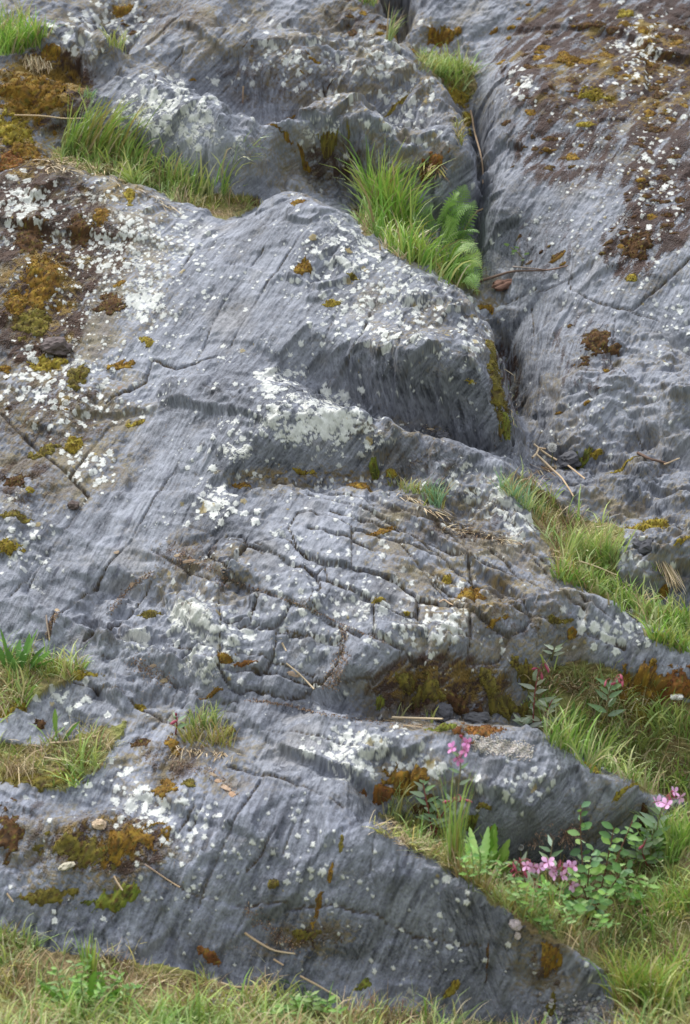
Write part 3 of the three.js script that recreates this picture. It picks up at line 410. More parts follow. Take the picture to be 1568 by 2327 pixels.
  // brown moss film and stains, broken up
  const bz = zBrown(px, py); if (bz > 0) { const m = ss(.34, .5, .5 + .42 * fbm(u * 11, v * 17, 4) + .35 * n3 * .8 + .3 * (bz - .75)) * Math.min(1, bz * 1.4); const a = m * (px > 1090 && py < 1000 ? .12 : .7), q = clamp(.5 + fine + n2);
    r = lerp(r, lerp(.045, .12, q), a); g = lerp(g, lerp(.032, .078, q), a); b = lerp(b, lerp(.024, .03, q), a); bump += .25 * m * (.5 + fine); }
  if (bz > 0) { const m2 = ss(.53, .62, .5 + .5 * fbm((u - gline(v)) * 32 + 2, v * 13, 3) + .24 * fine + .5 * (bz - .53)) * Math.min(1, bz * 1.6), gd = ss(.1, .3, noise(u * 14, v * 14 + 5) + (py < 260 ? -.1 : -.25)), q = clamp(.5 + fine + .5 * n2), a = m2 * .92;
    r = lerp(r, lerp(lerp(.022, .065, q), lerp(.10, .22, q), gd), a); g = lerp(g, lerp(lerp(.011, .027, q), lerp(.065, .14, q), gd), a); b = lerp(b, lerp(.006, .014, q), a); bump += .3 * m2 * (.6 + fine); }
  const gz = zGold(px, py); if (gz > 0) { const m = ss(.36, .52, .5 + .42 * fbm(u * 13 + 20, v * 15, 4) + .3 * n3 + .34 * (gz - .7)) * Math.min(1, gz * 1.5); const a = m * .85, q = clamp(.5 + fine * .9 + n2);
    r = lerp(r, lerp(.13, .30, q), a); g = lerp(g, lerp(.085, .19, q), a); b = lerp(b, lerp(.012, .03, q), a); bump += .25 * m * (.5 + fine); }
  // thick white crust lichen
  const cz = zCrust(px, py); if (cz > 0) { const m = ss(.47, .535, .5 + .5 * fbm(u * 18 + 60, v * 18, 4) + .3 * n3 + .18 * fine + .45 * (cz - .8)) * Math.min(1, cz * 2); const a = m * .9, q = clamp(.62 + .6 * fine + .4 * n3);
    r = lerp(r, lerp(.42, .68, q), a); g = lerp(g, lerp(.43, .68, q), a); b = lerp(b, lerp(.40, .61, q), a); bump += .22 * m * (.6 + .6 * fine); }
  // litter and grime lying in the joints
  const cd = CRD[Math.min(NV - 1, Math.round((v_ - V0) / CELL)) * NU + Math.min(NU - 1, Math.round((u_ - U0) / CELL))];
  if (cd > .003) { const a = ss(.003, .009, cd) * clamp(.75 + n2 + n3); r = lerp(r, .06 + .06 * n3, a); g = lerp(g, .046 + .045 * n3, a); b = lerp(b, .034, a); }
  TC[k * 3] = r; TC[k * 3 + 1] = g; TC[k * 3 + 2] = b; TB[k] = bump;
}
// round crust-lichen spots
function spot(u, v, rad, col, alpha, ph) {
  const e_ = .012, ga = (hAt(u + e_, v) - hAt(u - e_, v)) / (2 * e_), gb = (hAt(u, v + e_) - hAt(u, v - e_)) / (2 * e_);
  const sx = TW / (U1 - U0), sy = (arcAt(u, v + .01) - arcAt(u, v - .01)) / .02 * TH, cx = (u - U0) * sx, cy = arcAt(u, v) * TH, R = rad * 1.5;
  for (let y = Math.max(0, Math.floor(cy - R * sy)); y <= Math.min(TH - 1, cy + R * sy); y++) for (let x = Math.max(0, Math.floor(cx - R * sx)); x <= Math.min(TW - 1, cx + R * sx); x++) {
    const dx = (x + .5 - cx) / sx, dy = VT[y * TW + x] - v, d = Math.hypot(dx, dy, ga * dx + gb * dy) / rad, an = Math.atan2(dy, dx);
    const e = 1 + .55 * noise(Math.cos(an) * 1.6 + ph, Math.sin(an) * 1.6 - ph) + .5 * noise(dx * 260 + ph, dy * 260) + .4 * noise(dx * 120 - ph, dy * 120);
    const a = alpha * (1 - ss(e * .84, e * 1.03, d)) * clamp(1.15 + .8 * noise(dx * 330 - ph, dy * 330)); if (a <= 0) continue;
    const k = y * TW + x, q = 1 + .26 * noise(dx * 500 + ph, dy * 500 - ph) - (d < .35 && ph % 3 < 1 ? .14 : 0);
    for (let c = 0; c < 3; c++) TC[k * 3 + c] = lerp(TC[k * 3 + c], col[c] * q, a); TB[k] = Math.max(TB[k], lerp(TB[k], .78 + .1 * noise(dx * 700, dy * 700), a));
  }
}
// [x, y, rx, ry, count, smallest, largest radius in pixels]
const LZ = [
  [784, 1000, 900, 1000, 5200, 1.3, 4.5], [784, 700, 800, 700, 2200, 1.6, 7], [500, 2000, 600, 250, 130, 2, 7], [250, 600, 300, 400, 900, 1.4, 6], [1400, 400, 250, 450, 500, 1.3, 4.5], [800, 1300, 500, 420, 260, 2.5, 8], [880, 700, 240, 170, 330, 3, 9], [820, 560, 150, 110, 140, 3, 10], [330, 560, 240, 140, 260, 3, 9], [330, 690, 60, 80, 70, 4, 11], [60, 480, 90, 140, 120, 3, 11],
  [160, 900, 200, 130, 130, 3, 9], [90, 840, 90, 90, 60, 4, 11], [200, 1060, 70, 60, 60, 4, 9], [60, 1240, 110, 110, 70, 3, 8], [640, 990, 220, 130, 150, 3, 9], [760, 950, 130, 80, 160, 4, 10], [480, 1140, 80, 60, 50, 5, 11], [480, 1440, 130, 130, 130, 4, 11], [430, 1390, 60, 40, 40, 5, 12],
  [680, 150, 240, 130, 170, 3, 9], [400, 260, 140, 110, 150, 4, 11], [900, 150, 160, 120, 120, 3, 9], [900, 260, 140, 90, 100, 3, 9], [740, 330, 120, 100, 80, 3, 10], [250, 60, 140, 70, 100, 3, 9], [170, 110, 90, 70, 60, 4, 10],
  [800, 1400, 260, 130, 150, 3, 9], [1000, 1420, 110, 90, 60, 4, 10], [820, 1700, 170, 80, 130, 4, 11], [930, 1750, 160, 70, 70, 4, 11], [320, 1830, 80, 60, 60, 5, 12], [160, 1760, 170, 90, 45, 4, 9], [390, 1870, 120, 80, 45, 4, 9], [600, 1930, 300, 160, 50, 3, 7], [950, 2080, 260, 160, 60, 3, 8], [1050, 2200, 260, 120, 40, 3, 8], [1400, 1430, 170, 60, 70, 4, 12], [1150, 1130, 100, 70, 60, 4, 11], [1190, 1200, 60, 70, 30, 5, 12],
  [1460, 130, 100, 140, 140, 3, 8], [1500, 430, 90, 250, 90, 3, 8], [1520, 740, 80, 120, 30, 3, 8], [1180, 190, 50, 60, 20, 4, 10], [1350, 950, 200, 120, 40, 2.5, 6], [1000, 870, 200, 80, 40, 3, 6], [1080, 760, 70, 90, 60, 3, 9], [1450, 1280, 100, 80, 30, 4, 9], [140, 1590, 90, 60, 25, 5, 11], [1200, 1780, 170, 60, 30, 4, 8], [1040, 1830, 80, 50, 16, 6, 11], [700, 610, 120, 120, 40, 3, 8], [610, 880, 60, 60, 40, 5, 11],
];
for (const [cx, cy, rx, ry, n, a, b] of LZ) for (let i = 0; i < n; i++) {
  const x = cx + gauss() * rx * .55, y = cy + gauss() * ry * .55; if (x < -60 || y < -60 || x > W + 60 || y > H + 60 || isSoil(x, y)) continue; if (n > 1000 && fbm(x * .011, y * .013, 3) + .45 * noise(x * .05, y * .05) < .12 + .25 * rnd()) continue;
  const c = hit(x, y); { const e = .015; if (Math.hypot(hAt(c.u + e, c.v) - hAt(c.u - e, c.v), hAt(c.u, c.v + e) - hAt(c.u, c.v - e)) / (2 * e) > 1.35 && rnd() < .8) continue; } const rad = lerp(a, b, rnd() ** 2.4) * mpp(c.p), tone = rr(.8, 1.08), yl = rnd() < .022;
  spot(c.u, c.v, rad, yl ? [.34, .25, .06] : [.62 * tone, .63 * tone, .585 * tone], yl ? .6 : lerp(.5, 1, Math.sqrt(rnd())), rnd() * 100);
}
// spots that stand out singly
for (const [x, y, r] of [[202, 1785, 9], [265, 1790, 9], [113, 1865, 7], [325, 1885, 8], [445, 1892, 7], [373, 1910, 11], [412, 1964, 6], [125, 2093, 8], [123, 2072, 6], [235, 2088, 6], [706, 1978, 9], [732, 1982, 10], [710, 2030, 9], [292, 1752, 12], [275, 1760, 9], [999, 2078, 8], [988, 2113, 7], [968, 2138, 6], [1155, 2147, 8], [1104, 2184, 8], [850, 2207, 6], [1060, 2050, 10], [1040, 2045, 6], [1018, 2000, 10], [1010, 1998, 7], [1333, 2192, 7], [1341, 2225, 6], [1186, 2000, 4], [482, 1064, 10], [245, 1626, 8], [160, 1613, 8], [150, 1644, 6], [182, 1602, 6], [555, 1165, 10], [585, 1160, 9], [580, 1183, 11], [1046, 1333, 11], [1185, 1170, 14], [1374, 1446, 12], [1400, 1480, 9], [1350, 1470, 9], [1546, 708, 8], [1030, 1105, 14], [1085, 1770, 10], [1150, 1800, 8], [1148, 1815, 7], [1086, 1835, 8], [1164, 1820, 6], [1270, 1745, 6], [1186, 1850, 6], [1090, 1790, 9]])
  { const c = hit(x, y); spot(c.u, c.v, r * mpp(c.p), [.64, .65, .605], .96, rnd() * 100); }
function mapTex(rgb) {
  const d = new Uint8Array(TW * TH * 4), enc = (c) => { c = clamp(c); return 255 * (c <= .0031308 ? 12.92 * c : 1.055 * Math.pow(c, 1 / 2.4) - .055); };
  const lut = new Uint8Array(4097); for (let i = 0; i <= 4096; i++) lut[i] = Math.round(enc(i / 4096));
  for (let k = 0; k < TW * TH; k++) { for (let c = 0; c < 3; c++) d[k * 4 + c] = rgb ? lut[Math.round(clamp(TC[k * 3 + c]) * 4096)] : Math.round(clamp(TB[k]) * 255); d[k * 4 + 3] = 255; }
  const t = new THREE.DataTexture(d, TW, TH, THREE.RGBAFormat, THREE.UnsignedByteType); t.magFilter = THREE.LinearFilter; t.minFilter = THREE.LinearMipmapLinearFilter; t.generateMipmaps = true; t.wrapS = t.wrapT = THREE.ClampToEdgeWrapping;
  if (rgb) t.colorSpace = THREE.SRGBColorSpace; t.needsUpdate = true; return t;
}
const rockMap = mapTex(true), rockBump = mapTex(false);
const rockMat = new THREE.MeshStandardMaterial({ map: rockMap, bumpMap: rockBump, bumpScale: .008, roughness: .78, metalness: 0 });
const soilMat = new THREE.MeshStandardMaterial({ map: rockMap, bumpMap: rockBump, bumpScale: .012, roughness: 1 });

// ---------------------------------------------------------------- rock slabs, joint blocks and soil as meshes cut from the one height field
const SLABS = [
  [[-900, 1800], [150, 1800], [330, 1625], [380, 1700], [520, 1735], [780, 1830], [940, 1936], [1100, 2042], [1180, 2108], [1330, 2180], [1440, 2260], [1700, 3400], [-900, 3400]],
  [[330, 1620], [538, 1605], [800, 1632], [1000, 1650], [1230, 1682], [1340, 1732], [1500, 1850], [1470, 1990], [1100, 2042], [940, 1936], [780, 1830], [520, 1735], [380, 1700]],
  [[-900, 1480], [165, 1490], [280, 1583], [330, 1622], [150, 1800], [-900, 1800]],
  [[165, 1490], [345, 1470], [497, 1515], [538, 1606], [330, 1622], [280, 1583]],
  [[497, 1515], [770, 1558], [900, 1500], [1200, 1490], [1340, 1500], [1230, 1684], [800, 1633], [538, 1606]],
  [[-900, 1000], [45, 979], [200, 1124], [300, 1223], [125, 1393], [110, 1490], [-900, 1480]],
  [[200, 1124], [460, 885], [600, 835], [720, 890], [860, 955], [1120, 1042], [1010, 1085], [640, 1080], [500, 1100], [440, 1072], [300, 1223]],
  [[440, 1072], [500, 1105], [640, 1090], [1010, 1090], [1130, 1100], [1240, 1250], [1568, 1505], [2400, 1900], [2400, 2000], [1568, 1540], [1200, 1495], [900, 1500], [770, 1558], [497, 1515], [345, 1470], [110, 1490], [125, 1393], [300, 1223]],
  [[-900, 330], [90, 385], [330, 432], [500, 512], [600, 600], [430, 850], [200, 1124], [45, 979], [-900, 1000]],
  [[500, 512], [640, 425], [760, 463], [840, 552], [1090, 692], [1145, 880], [1200, 1050], [1120, 1042], [860, 955], [720, 890], [600, 835], [460, 885], [200, 1124], [430, 850], [600, 600]],
  [[-900, -900], [330, -900], [330, 130], [290, 178], [150, 330], [-900, 330]],
  [[330, -900], [830, -900], [890, 92], [740, 150], [540, 85], [420, 220], [290, 178], [330, 130]],
  [[540, 85], [740, 150], [890, 92], [1070, 312], [1000, 342], [740, 252], [605, 385], [420, 222]],
  [[740, 252], [1000, 342], [1085, 402], [1090, 690], [840, 552], [760, 463], [640, 425], [600, 352]],
  [[1060, 640], [1300, 640], [1500, 720], [2400, 700], [2400, 1090], [1568, 1065], [1350, 1050], [1200, 1050], [1120, 800]],
  [[1200, 1050], [1350, 1050], [1568, 1065], [2400, 1090], [2400, 1240], [1568, 1210], [1290, 1190]],
  [[1390, 1200], [1568, 1210], [2400, 1240], [2400, 1900], [1568, 1400], [1390, 1350]],
];
const SLABT = [ // texts for slabs that look different from the rest
  'lowest slab of dark blue slate sloping into the grass', 'low slab with a rounded dark end beside the pink flowers', '', '', 'mossy overhanging foot of the jointed rock', '', 'pale lichen crusted ledge', '', 'moss patched left slab', 'large striated slab', '', '', '', '', 'smooth polished lower part of the right wall', '', 'small boulder-like outcrop in the grass'];
function gridMesh(test, uvs) {
  const map = new Int32Array(NU * NV).fill(-1), pos = [], nor = [], uv = [], idx = []; let n = 0; const p = new THREE.Vector3();
  const vert = (i, j) => { const k = j * NU + i; if (map[k] >= 0) return map[k]; const u = U0 + i * CELL, v = V0 + j * CELL; toWorld(u, v, HF[k], p); pos.push(p.x, p.y, p.z);
    const i0 = Math.max(0, i - 1), i1 = Math.min(NU - 1, i + 1), j0 = Math.max(0, j - 1), j1 = Math.min(NV - 1, j + 1), a = (HF[j * NU + i1] - HF[j * NU + i0]) / ((i1 - i0) * CELL), b = (HF[j1 * NU + i] - HF[j0 * NU + i]) / ((j1 - j0) * CELL);
    p.set(-a, S2 * (1 - b), S2 * (1 + b)).normalize(); nor.push(p.x, p.y, p.z); uv.push((u - U0) / (U1 - U0), ARC[k]); return map[k] = n++; };
  for (let j = 0; j < NV - 1; j++) for (let i = 0; i < NU - 1; i++) if (test(j * NU + i)) { const a = vert(i, j), b = vert(i + 1, j), c = vert(i + 1, j + 1), d = vert(i, j + 1); idx.push(a, b, c, a, c, d); }
  const g = new THREE.BufferGeometry(); g.setAttribute('position', new THREE.Float32BufferAttribute(pos, 3)); g.setAttribute('normal', new THREE.Float32BufferAttribute(nor, 3)); g.setAttribute('uv', new THREE.Float32BufferAttribute(uv, 2)); g.setIndex(idx); return g;
}
const REG = new Int16Array(NU * NV);
for (let k = 0; k < NU * NV; k++) { if (SOILM[k]) { REG[k] = -1; continue; } if (BLK[k] >= 0) { REG[k] = 100 + BLK[k]; continue; } REG[k] = 99; for (let s = 0; s < SLABS.length; s++) if (inside(SLABS[s], PX[k], PY[k])) { REG[k] = s; break; } }
const shadow = (m) => { m.castShadow = true; m.receiveShadow = true; return m; };
const rock = new THREE.Group(); rock.name = 'rock_slope'; scene.add(rock);
rock.userData = { kind: 'structure', label: 'ice-polished grey slate rock slope with lichen and joints', category: 'rock' };
const used = {}; const numbered = (n) => { const c = used[n] = (used[n] ?? -1) + 1; return c ? `${n}_${String(c).padStart(3, '0')}` : n; };
for (let s = 0; s <= SLABS.length; s++) { const id = s < SLABS.length ? s : 99, g = gridMesh(k => REG[k] === id); if (!g.index.count) continue; const m = shadow(new THREE.Mesh(g, rockMat)); m.name = id === 99 ? 'rock_wall' : numbered('rock_slab'); if (id === 99) m.userData.label = 'steep smooth right rock wall dotted with brown moss'; else if (SLABT[s]) m.userData.label = SLABT[s]; rock.add(m); }
for (let b = 0; b < BLOCKS.length; b++) { const g = gridMesh(k => REG[k] === 100 + b); if (!g.index.count) continue; const m = shadow(new THREE.Mesh(g, rockMat)); m.name = numbered('rock_block'); rock.add(m); }
const soil = shadow(new THREE.Mesh(gridMesh(k => REG[k] === -1), soilMat)); soil.name = 'soil'; soil.userData = { kind: 'structure', label: 'brown soil pockets and bank under the grass', category: 'soil' }; scene.add(soil);
{ // the hillside goes on round the part in view
  const pos = [], col = [], idx = [], cu = 46, cv = 60, u0 = -4.6, v0 = -1.5, s = .2, p = new THREE.Vector3(); const id = (i, j) => j * (cu + 1) + i;
  for (let j = 0; j <= cv; j++) for (let i = 0; i <= cu; i++) { const u = u0 + i * s, v = v0 + j * s, flat = Math.max(0, -v), far = Math.max(0, Math.abs(u) - 2, v - 4.6); let h = far > 0 ? lerp(baseH(clamp(u, -2, 2), Math.min(v, 4.6)), v < 0 ? flat : .1 + .12 * fbm(u * .8, v * .8, 3), Math.min(1, far)) : baseH(u, v);
    if (v < -.3) h = flat; toWorld(u, v, h - .02, p); pos.push(p.x, p.y, p.z); const n = .18 + .09 * fbm(u * 3, v * 3, 3); if (v < .05) col.push(.09 + .1 * n, .13, .05); else col.push(n, n * 1.03, n * 1.18); }
  for (let j = 0; j < cv; j++) for (let i = 0; i < cu; i++) { const u = u0 + i * s, v = v0 + j * s; if (u > U0 && u + s < U1 && v > V0 && v + s < V1) continue; idx.push(id(i, j), id(i + 1, j), id(i + 1, j + 1), id(i, j), id(i + 1, j + 1), id(i, j + 1)); }
  const g = new THREE.BufferGeometry(); g.setAttribute('position', new THREE.Float32BufferAttribute(pos, 3)); g.setAttribute('color', new THREE.Float32BufferAttribute(col, 3)); g.setIndex(idx); g.computeVertexNormals();
  const m = shadow(new THREE.Mesh(g, new THREE.MeshStandardMaterial({ vertexColors: true, roughness: .95 }))); m.name = 'hillside'; m.userData = { kind: 'structure', label: 'rock hillside continuing round the slope', category: 'hillside' }; scene.add(m);
  const gr = shadow(new THREE.Mesh(new THREE.CircleGeometry(120, 64).rotateX(-Math.PI / 2).translate(0, -.06, 0), new THREE.MeshStandardMaterial({ color: new THREE.Color().setRGB(.11, .13, .06), roughness: 1 }))); gr.name = 'ground'; gr.userData = { kind: 'structure', label: 'grassy ground in front of the rock', category: 'ground' }; scene.add(gr);
}
console.log('rock built');

// ---------------------------------------------------------------- builders for plants, moss, stones and twigs
class Geo {
  constructor() { this.p = []; this.c = []; this.i = []; this.n = 0; }
  v(p, c) { this.p.push(p.x, p.y, p.z); this.c.push(c[0], c[1], c[2]); return this.n++; }
  // strip along points pts with half widths w; side = direction across, fold = how far the midrib sinks
  strip(pts, w, side, c0, c1, fold = 0, nrm = null) {
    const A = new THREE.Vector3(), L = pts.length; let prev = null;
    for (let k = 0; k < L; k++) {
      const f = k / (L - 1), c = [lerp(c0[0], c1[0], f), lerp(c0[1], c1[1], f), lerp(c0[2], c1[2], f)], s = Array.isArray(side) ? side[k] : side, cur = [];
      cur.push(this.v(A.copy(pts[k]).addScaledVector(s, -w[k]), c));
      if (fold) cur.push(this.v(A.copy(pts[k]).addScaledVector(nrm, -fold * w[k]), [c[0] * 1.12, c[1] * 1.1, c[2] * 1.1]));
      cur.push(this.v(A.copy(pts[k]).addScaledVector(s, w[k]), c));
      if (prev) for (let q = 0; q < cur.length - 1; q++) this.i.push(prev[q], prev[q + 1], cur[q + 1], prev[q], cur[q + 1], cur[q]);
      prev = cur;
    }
  }
  tube(pts, r, c0, c1, sides = 5) {
    let prev = null; const T = new THREE.Vector3(), a = new THREE.Vector3(), b = new THREE.Vector3(), q = new THREE.Vector3();
    for (let k = 0; k < pts.length; k++) {
      T.copy(pts[Math.min(pts.length - 1, k + 1)]).sub(pts[Math.max(0, k - 1)]).normalize(); a.set(.31, .2, .93).cross(T).normalize(); b.copy(T).cross(a);
      const f = k / (pts.length - 1), c = [lerp(c0[0], c1[0], f), lerp(c0[1], c1[1], f), lerp(c0[2], c1[2], f)], cur = [], rad = Array.isArray(r) ? r[k] : r;
      for (let s = 0; s < sides; s++) { const an = s / sides * Math.PI * 2; q.copy(pts[k]).addScaledVector(a, Math.cos(an) * rad).addScaledVector(b, Math.sin(an) * rad); cur.push(this.v(q, c)); }
      if (prev) for (let s = 0; s < sides; s++) { const t = (s + 1) % sides; this.i.push(prev[s], prev[t], cur[t], prev[s], cur[t], cur[s]); }
      prev = cur;
    }
  }
  ball(c, r, col, sq = 1) { const st = this.n, g = new THREE.IcosahedronGeometry(1, 1), P = g.attributes.position, q = new THREE.Vector3(); for (let k = 0; k < P.count; k++) { q.set(c.x + P.getX(k) * r, c.y + P.getY(k) * r * sq, c.z + P.getZ(k) * r); this.v(q, col); } for (let k = 0; k < P.count; k++) this.i.push(st + k); }
  build(name, mat, parent, base) {
    const g = new THREE.BufferGeometry(), p = new Float32Array(this.p); if (base) for (let k = 0; k < p.length; k += 3) { p[k] -= base.x; p[k + 1] -= base.y; p[k + 2] -= base.z; }
    g.setAttribute('position', new THREE.BufferAttribute(p, 3)); g.setAttribute('color', new THREE.Float32BufferAttribute(this.c, 3)); g.setIndex(this.i); g.computeVertexNormals();
    const m = shadow(new THREE.Mesh(g, mat)); m.name = parent ? name : numbered(name); (parent || scene).add(m); if (!parent && base) m.position.copy(base); return m;
  }
}
const tag = (o, label, category, group, kind) => { Object.assign(o.userData, { label, category }); if (group) o.userData.group = group; if (kind) o.userData.kind = kind; return o; };
const leafMat = new THREE.MeshPhysicalMaterial({ vertexColors: true, roughness: .62, transmission: .5, thickness: 0, side: THREE.DoubleSide });
const strawMat = new THREE.MeshPhysicalMaterial({ vertexColors: true, roughness: .8, transmission: .15, thickness: 0, side: THREE.DoubleSide });
const mossMat = new THREE.MeshStandardMaterial({ vertexColors: true, roughness: 1, side: THREE.DoubleSide });
const woodMat = new THREE.MeshStandardMaterial({ vertexColors: true, roughness: .9 });
const petalMat = new THREE.MeshPhysicalMaterial({ vertexColors: true, roughness: .6, transmission: .35, thickness: 0, side: THREE.DoubleSide });
const stoneMat = new THREE.MeshStandardMaterial({ vertexColors: true, roughness: .9 });
const V3 = (x = 0, y = 0, z = 0) => new THREE.Vector3(x, y, z);
const COL = {
  bright: [[.25, .47, .07], [.35, .57, .1], [.5, .64, .15]], green: [[.26, .42, .09], [.36, .52, .12], [.48, .57, .17]], soft: [[.38, .52, .18], [.48, .6, .24], [.6, .63, .27]], blue: [[.24, .43, .24], [.31, .52, .3], [.4, .54, .34]],
  yellow: [[.38, .42, .09], [.46, .48, .12], [.44, .38, .11]], straw: [[.56, .45, .26], [.66, .56, .37], [.44, .33, .18]], brown: [[.2, .11, .05], [.28, .17, .08], [.14, .08, .04]], pink: [[.36, .16, .12], [.42, .24, .16], [.3, .3, .1]],
};
const pick = (a) => a[Math.floor(rnd() * a.length)];
const vary = (c, a = .2) => { const k = 1 + gauss() * a; return [c[0] * k * (1 + gauss() * .06), c[1] * k, c[2] * k * (1 + gauss() * .08)]; };
function blade(g, root, dir, len, w, droop, c, segs = 5) {  // a grass blade: rises along dir and bends over
  const side = V3(dir.z, gauss() * .25, -dir.x); if (side.lengthSq() < 1e-4) side.set(1, 0, 0); side.normalize(); const face = rnd() * Math.PI; side.applyAxisAngle(V3(0, 1, 0), face);
  const pts = [], ws = [], h = V3(dir.x, 0, dir.z); if (h.lengthSq() < 1e-5) h.set(gauss(), 0, gauss()); h.normalize(); const p = root.clone(), d = dir.clone().normalize();
  for (let k = 0; k <= segs; k++) { const f = k / segs; pts.push(p.clone()); ws.push(w * (f < .15 ? .75 + f * 1.6 : 1) * Math.pow(1 - f, .55) + .00015); d.addScaledVector(h, droop * f / segs * 2.2); d.y -= droop * f * f / segs * 2.6; d.normalize(); p.addScaledVector(d, len / segs); }
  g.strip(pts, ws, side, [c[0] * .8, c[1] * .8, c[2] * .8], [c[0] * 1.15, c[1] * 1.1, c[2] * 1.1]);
}
// tuft: line of roots in pixels, blades with heights in pixels, leaning by [dx,dy] in pixels of direction
function tuft(o) {
  const g = new Geo(), L = o.at, acc = [0]; for (let i = 1; i < L.length; i++) acc.push(acc[i - 1] + Math.hypot(L[i][0] - L[i - 1][0], L[i][1] - L[i - 1][1])); const tot = acc[acc.length - 1] || 1;
  const mid = L[Math.floor(L.length / 2)], bp = hit(mid[0], mid[1]).p;
  for (let k = 0; k < o.n * (o.n > 100 ? .8 : 1); k++) {
    let t = rnd() * tot, i = 1; while (i < acc.length - 1 && acc[i] < t) i++; const f = (t - acc[i - 1]) / ((acc[i] - acc[i - 1]) || 1);
    const x = lerp(L[i - 1][0], L[i][0], f) + gauss() * (o.jx ?? 8), y = lerp(L[i - 1][1], L[i][1], f) + gauss() * (o.jy ?? 6), r = hit(x, y), m = mpp(r.p);
    const len = lerp(o.h[0], o.h[1], Math.pow(rnd(), 1.3)) * m, cols = o.mix && rnd() < o.mix[1] ? COL[o.mix[0]] : !o.straw && rnd() < .1 ? COL.straw : COL[o.col];
    const ln = o.lean ?? [0, 1], sp = o.spread ?? .35, dir = V3(ln[0] + gauss() * sp, ln[1] + gauss() * sp * .3, (o.lz ?? .12) + gauss() * sp); if (dir.y < -.6 && !o.hang) dir.y = .2;
    r.p.addScaledVector(normalAt(r.u, r.v), -.004);
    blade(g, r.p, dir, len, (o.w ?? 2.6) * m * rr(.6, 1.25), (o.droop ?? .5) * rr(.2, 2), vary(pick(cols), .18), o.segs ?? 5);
  }
  const m = g.build(o.name ?? 'grass_tuft', o.straw ? strawMat : leafMat, null, bp); return tag(m, o.label, o.cat ?? 'grass', o.group);
}
// moss cushion: a lumpy mat with a fuzz of small shoots, on the rock at (x, y), radii in pixels
const MOSS = { gold: [[.25, .14, .016], [.18, .095, .014], [.3, .185, .022]], yellow: [[.33, .25, .03], [.25, .185, .022], [.36, .3, .045]], olive: [[.13, .11, .02], [.19, .155, .025], [.1, .08, .02]], brown: [[.075, .035, .014], [.11, .055, .018], [.05, .026, .012]], green: [[.13, .17, .02], [.2, .22, .03], [.1, .12, .02]], rust: [[.28, .12, .02], [.2, .085, .018], [.16, .06, .018]] };
function pxRadii(c, rx, ry) { // pixel radii -> slope metres at a point, following the local steepness
  const e = clamp(Math.min(rx, ry) * mpp(c.p) * .6, .008, .04), m = mpp(c.p), P = (u, v) => project(toWorld(u, v, hAt(u, v))), a = P(c.u - e, c.v), b = P(c.u + e, c.v), d = P(c.u, c.v - e), f = P(c.u, c.v + e);
  const su = Math.abs(b[0] - a[0]) / (2 * e), sv = Math.abs(f[1] - d[1]) / (2 * e); return [rx / Math.max(su, .6 / m), ry / clamp(sv, .45 / m, 2.6 / m)];
}
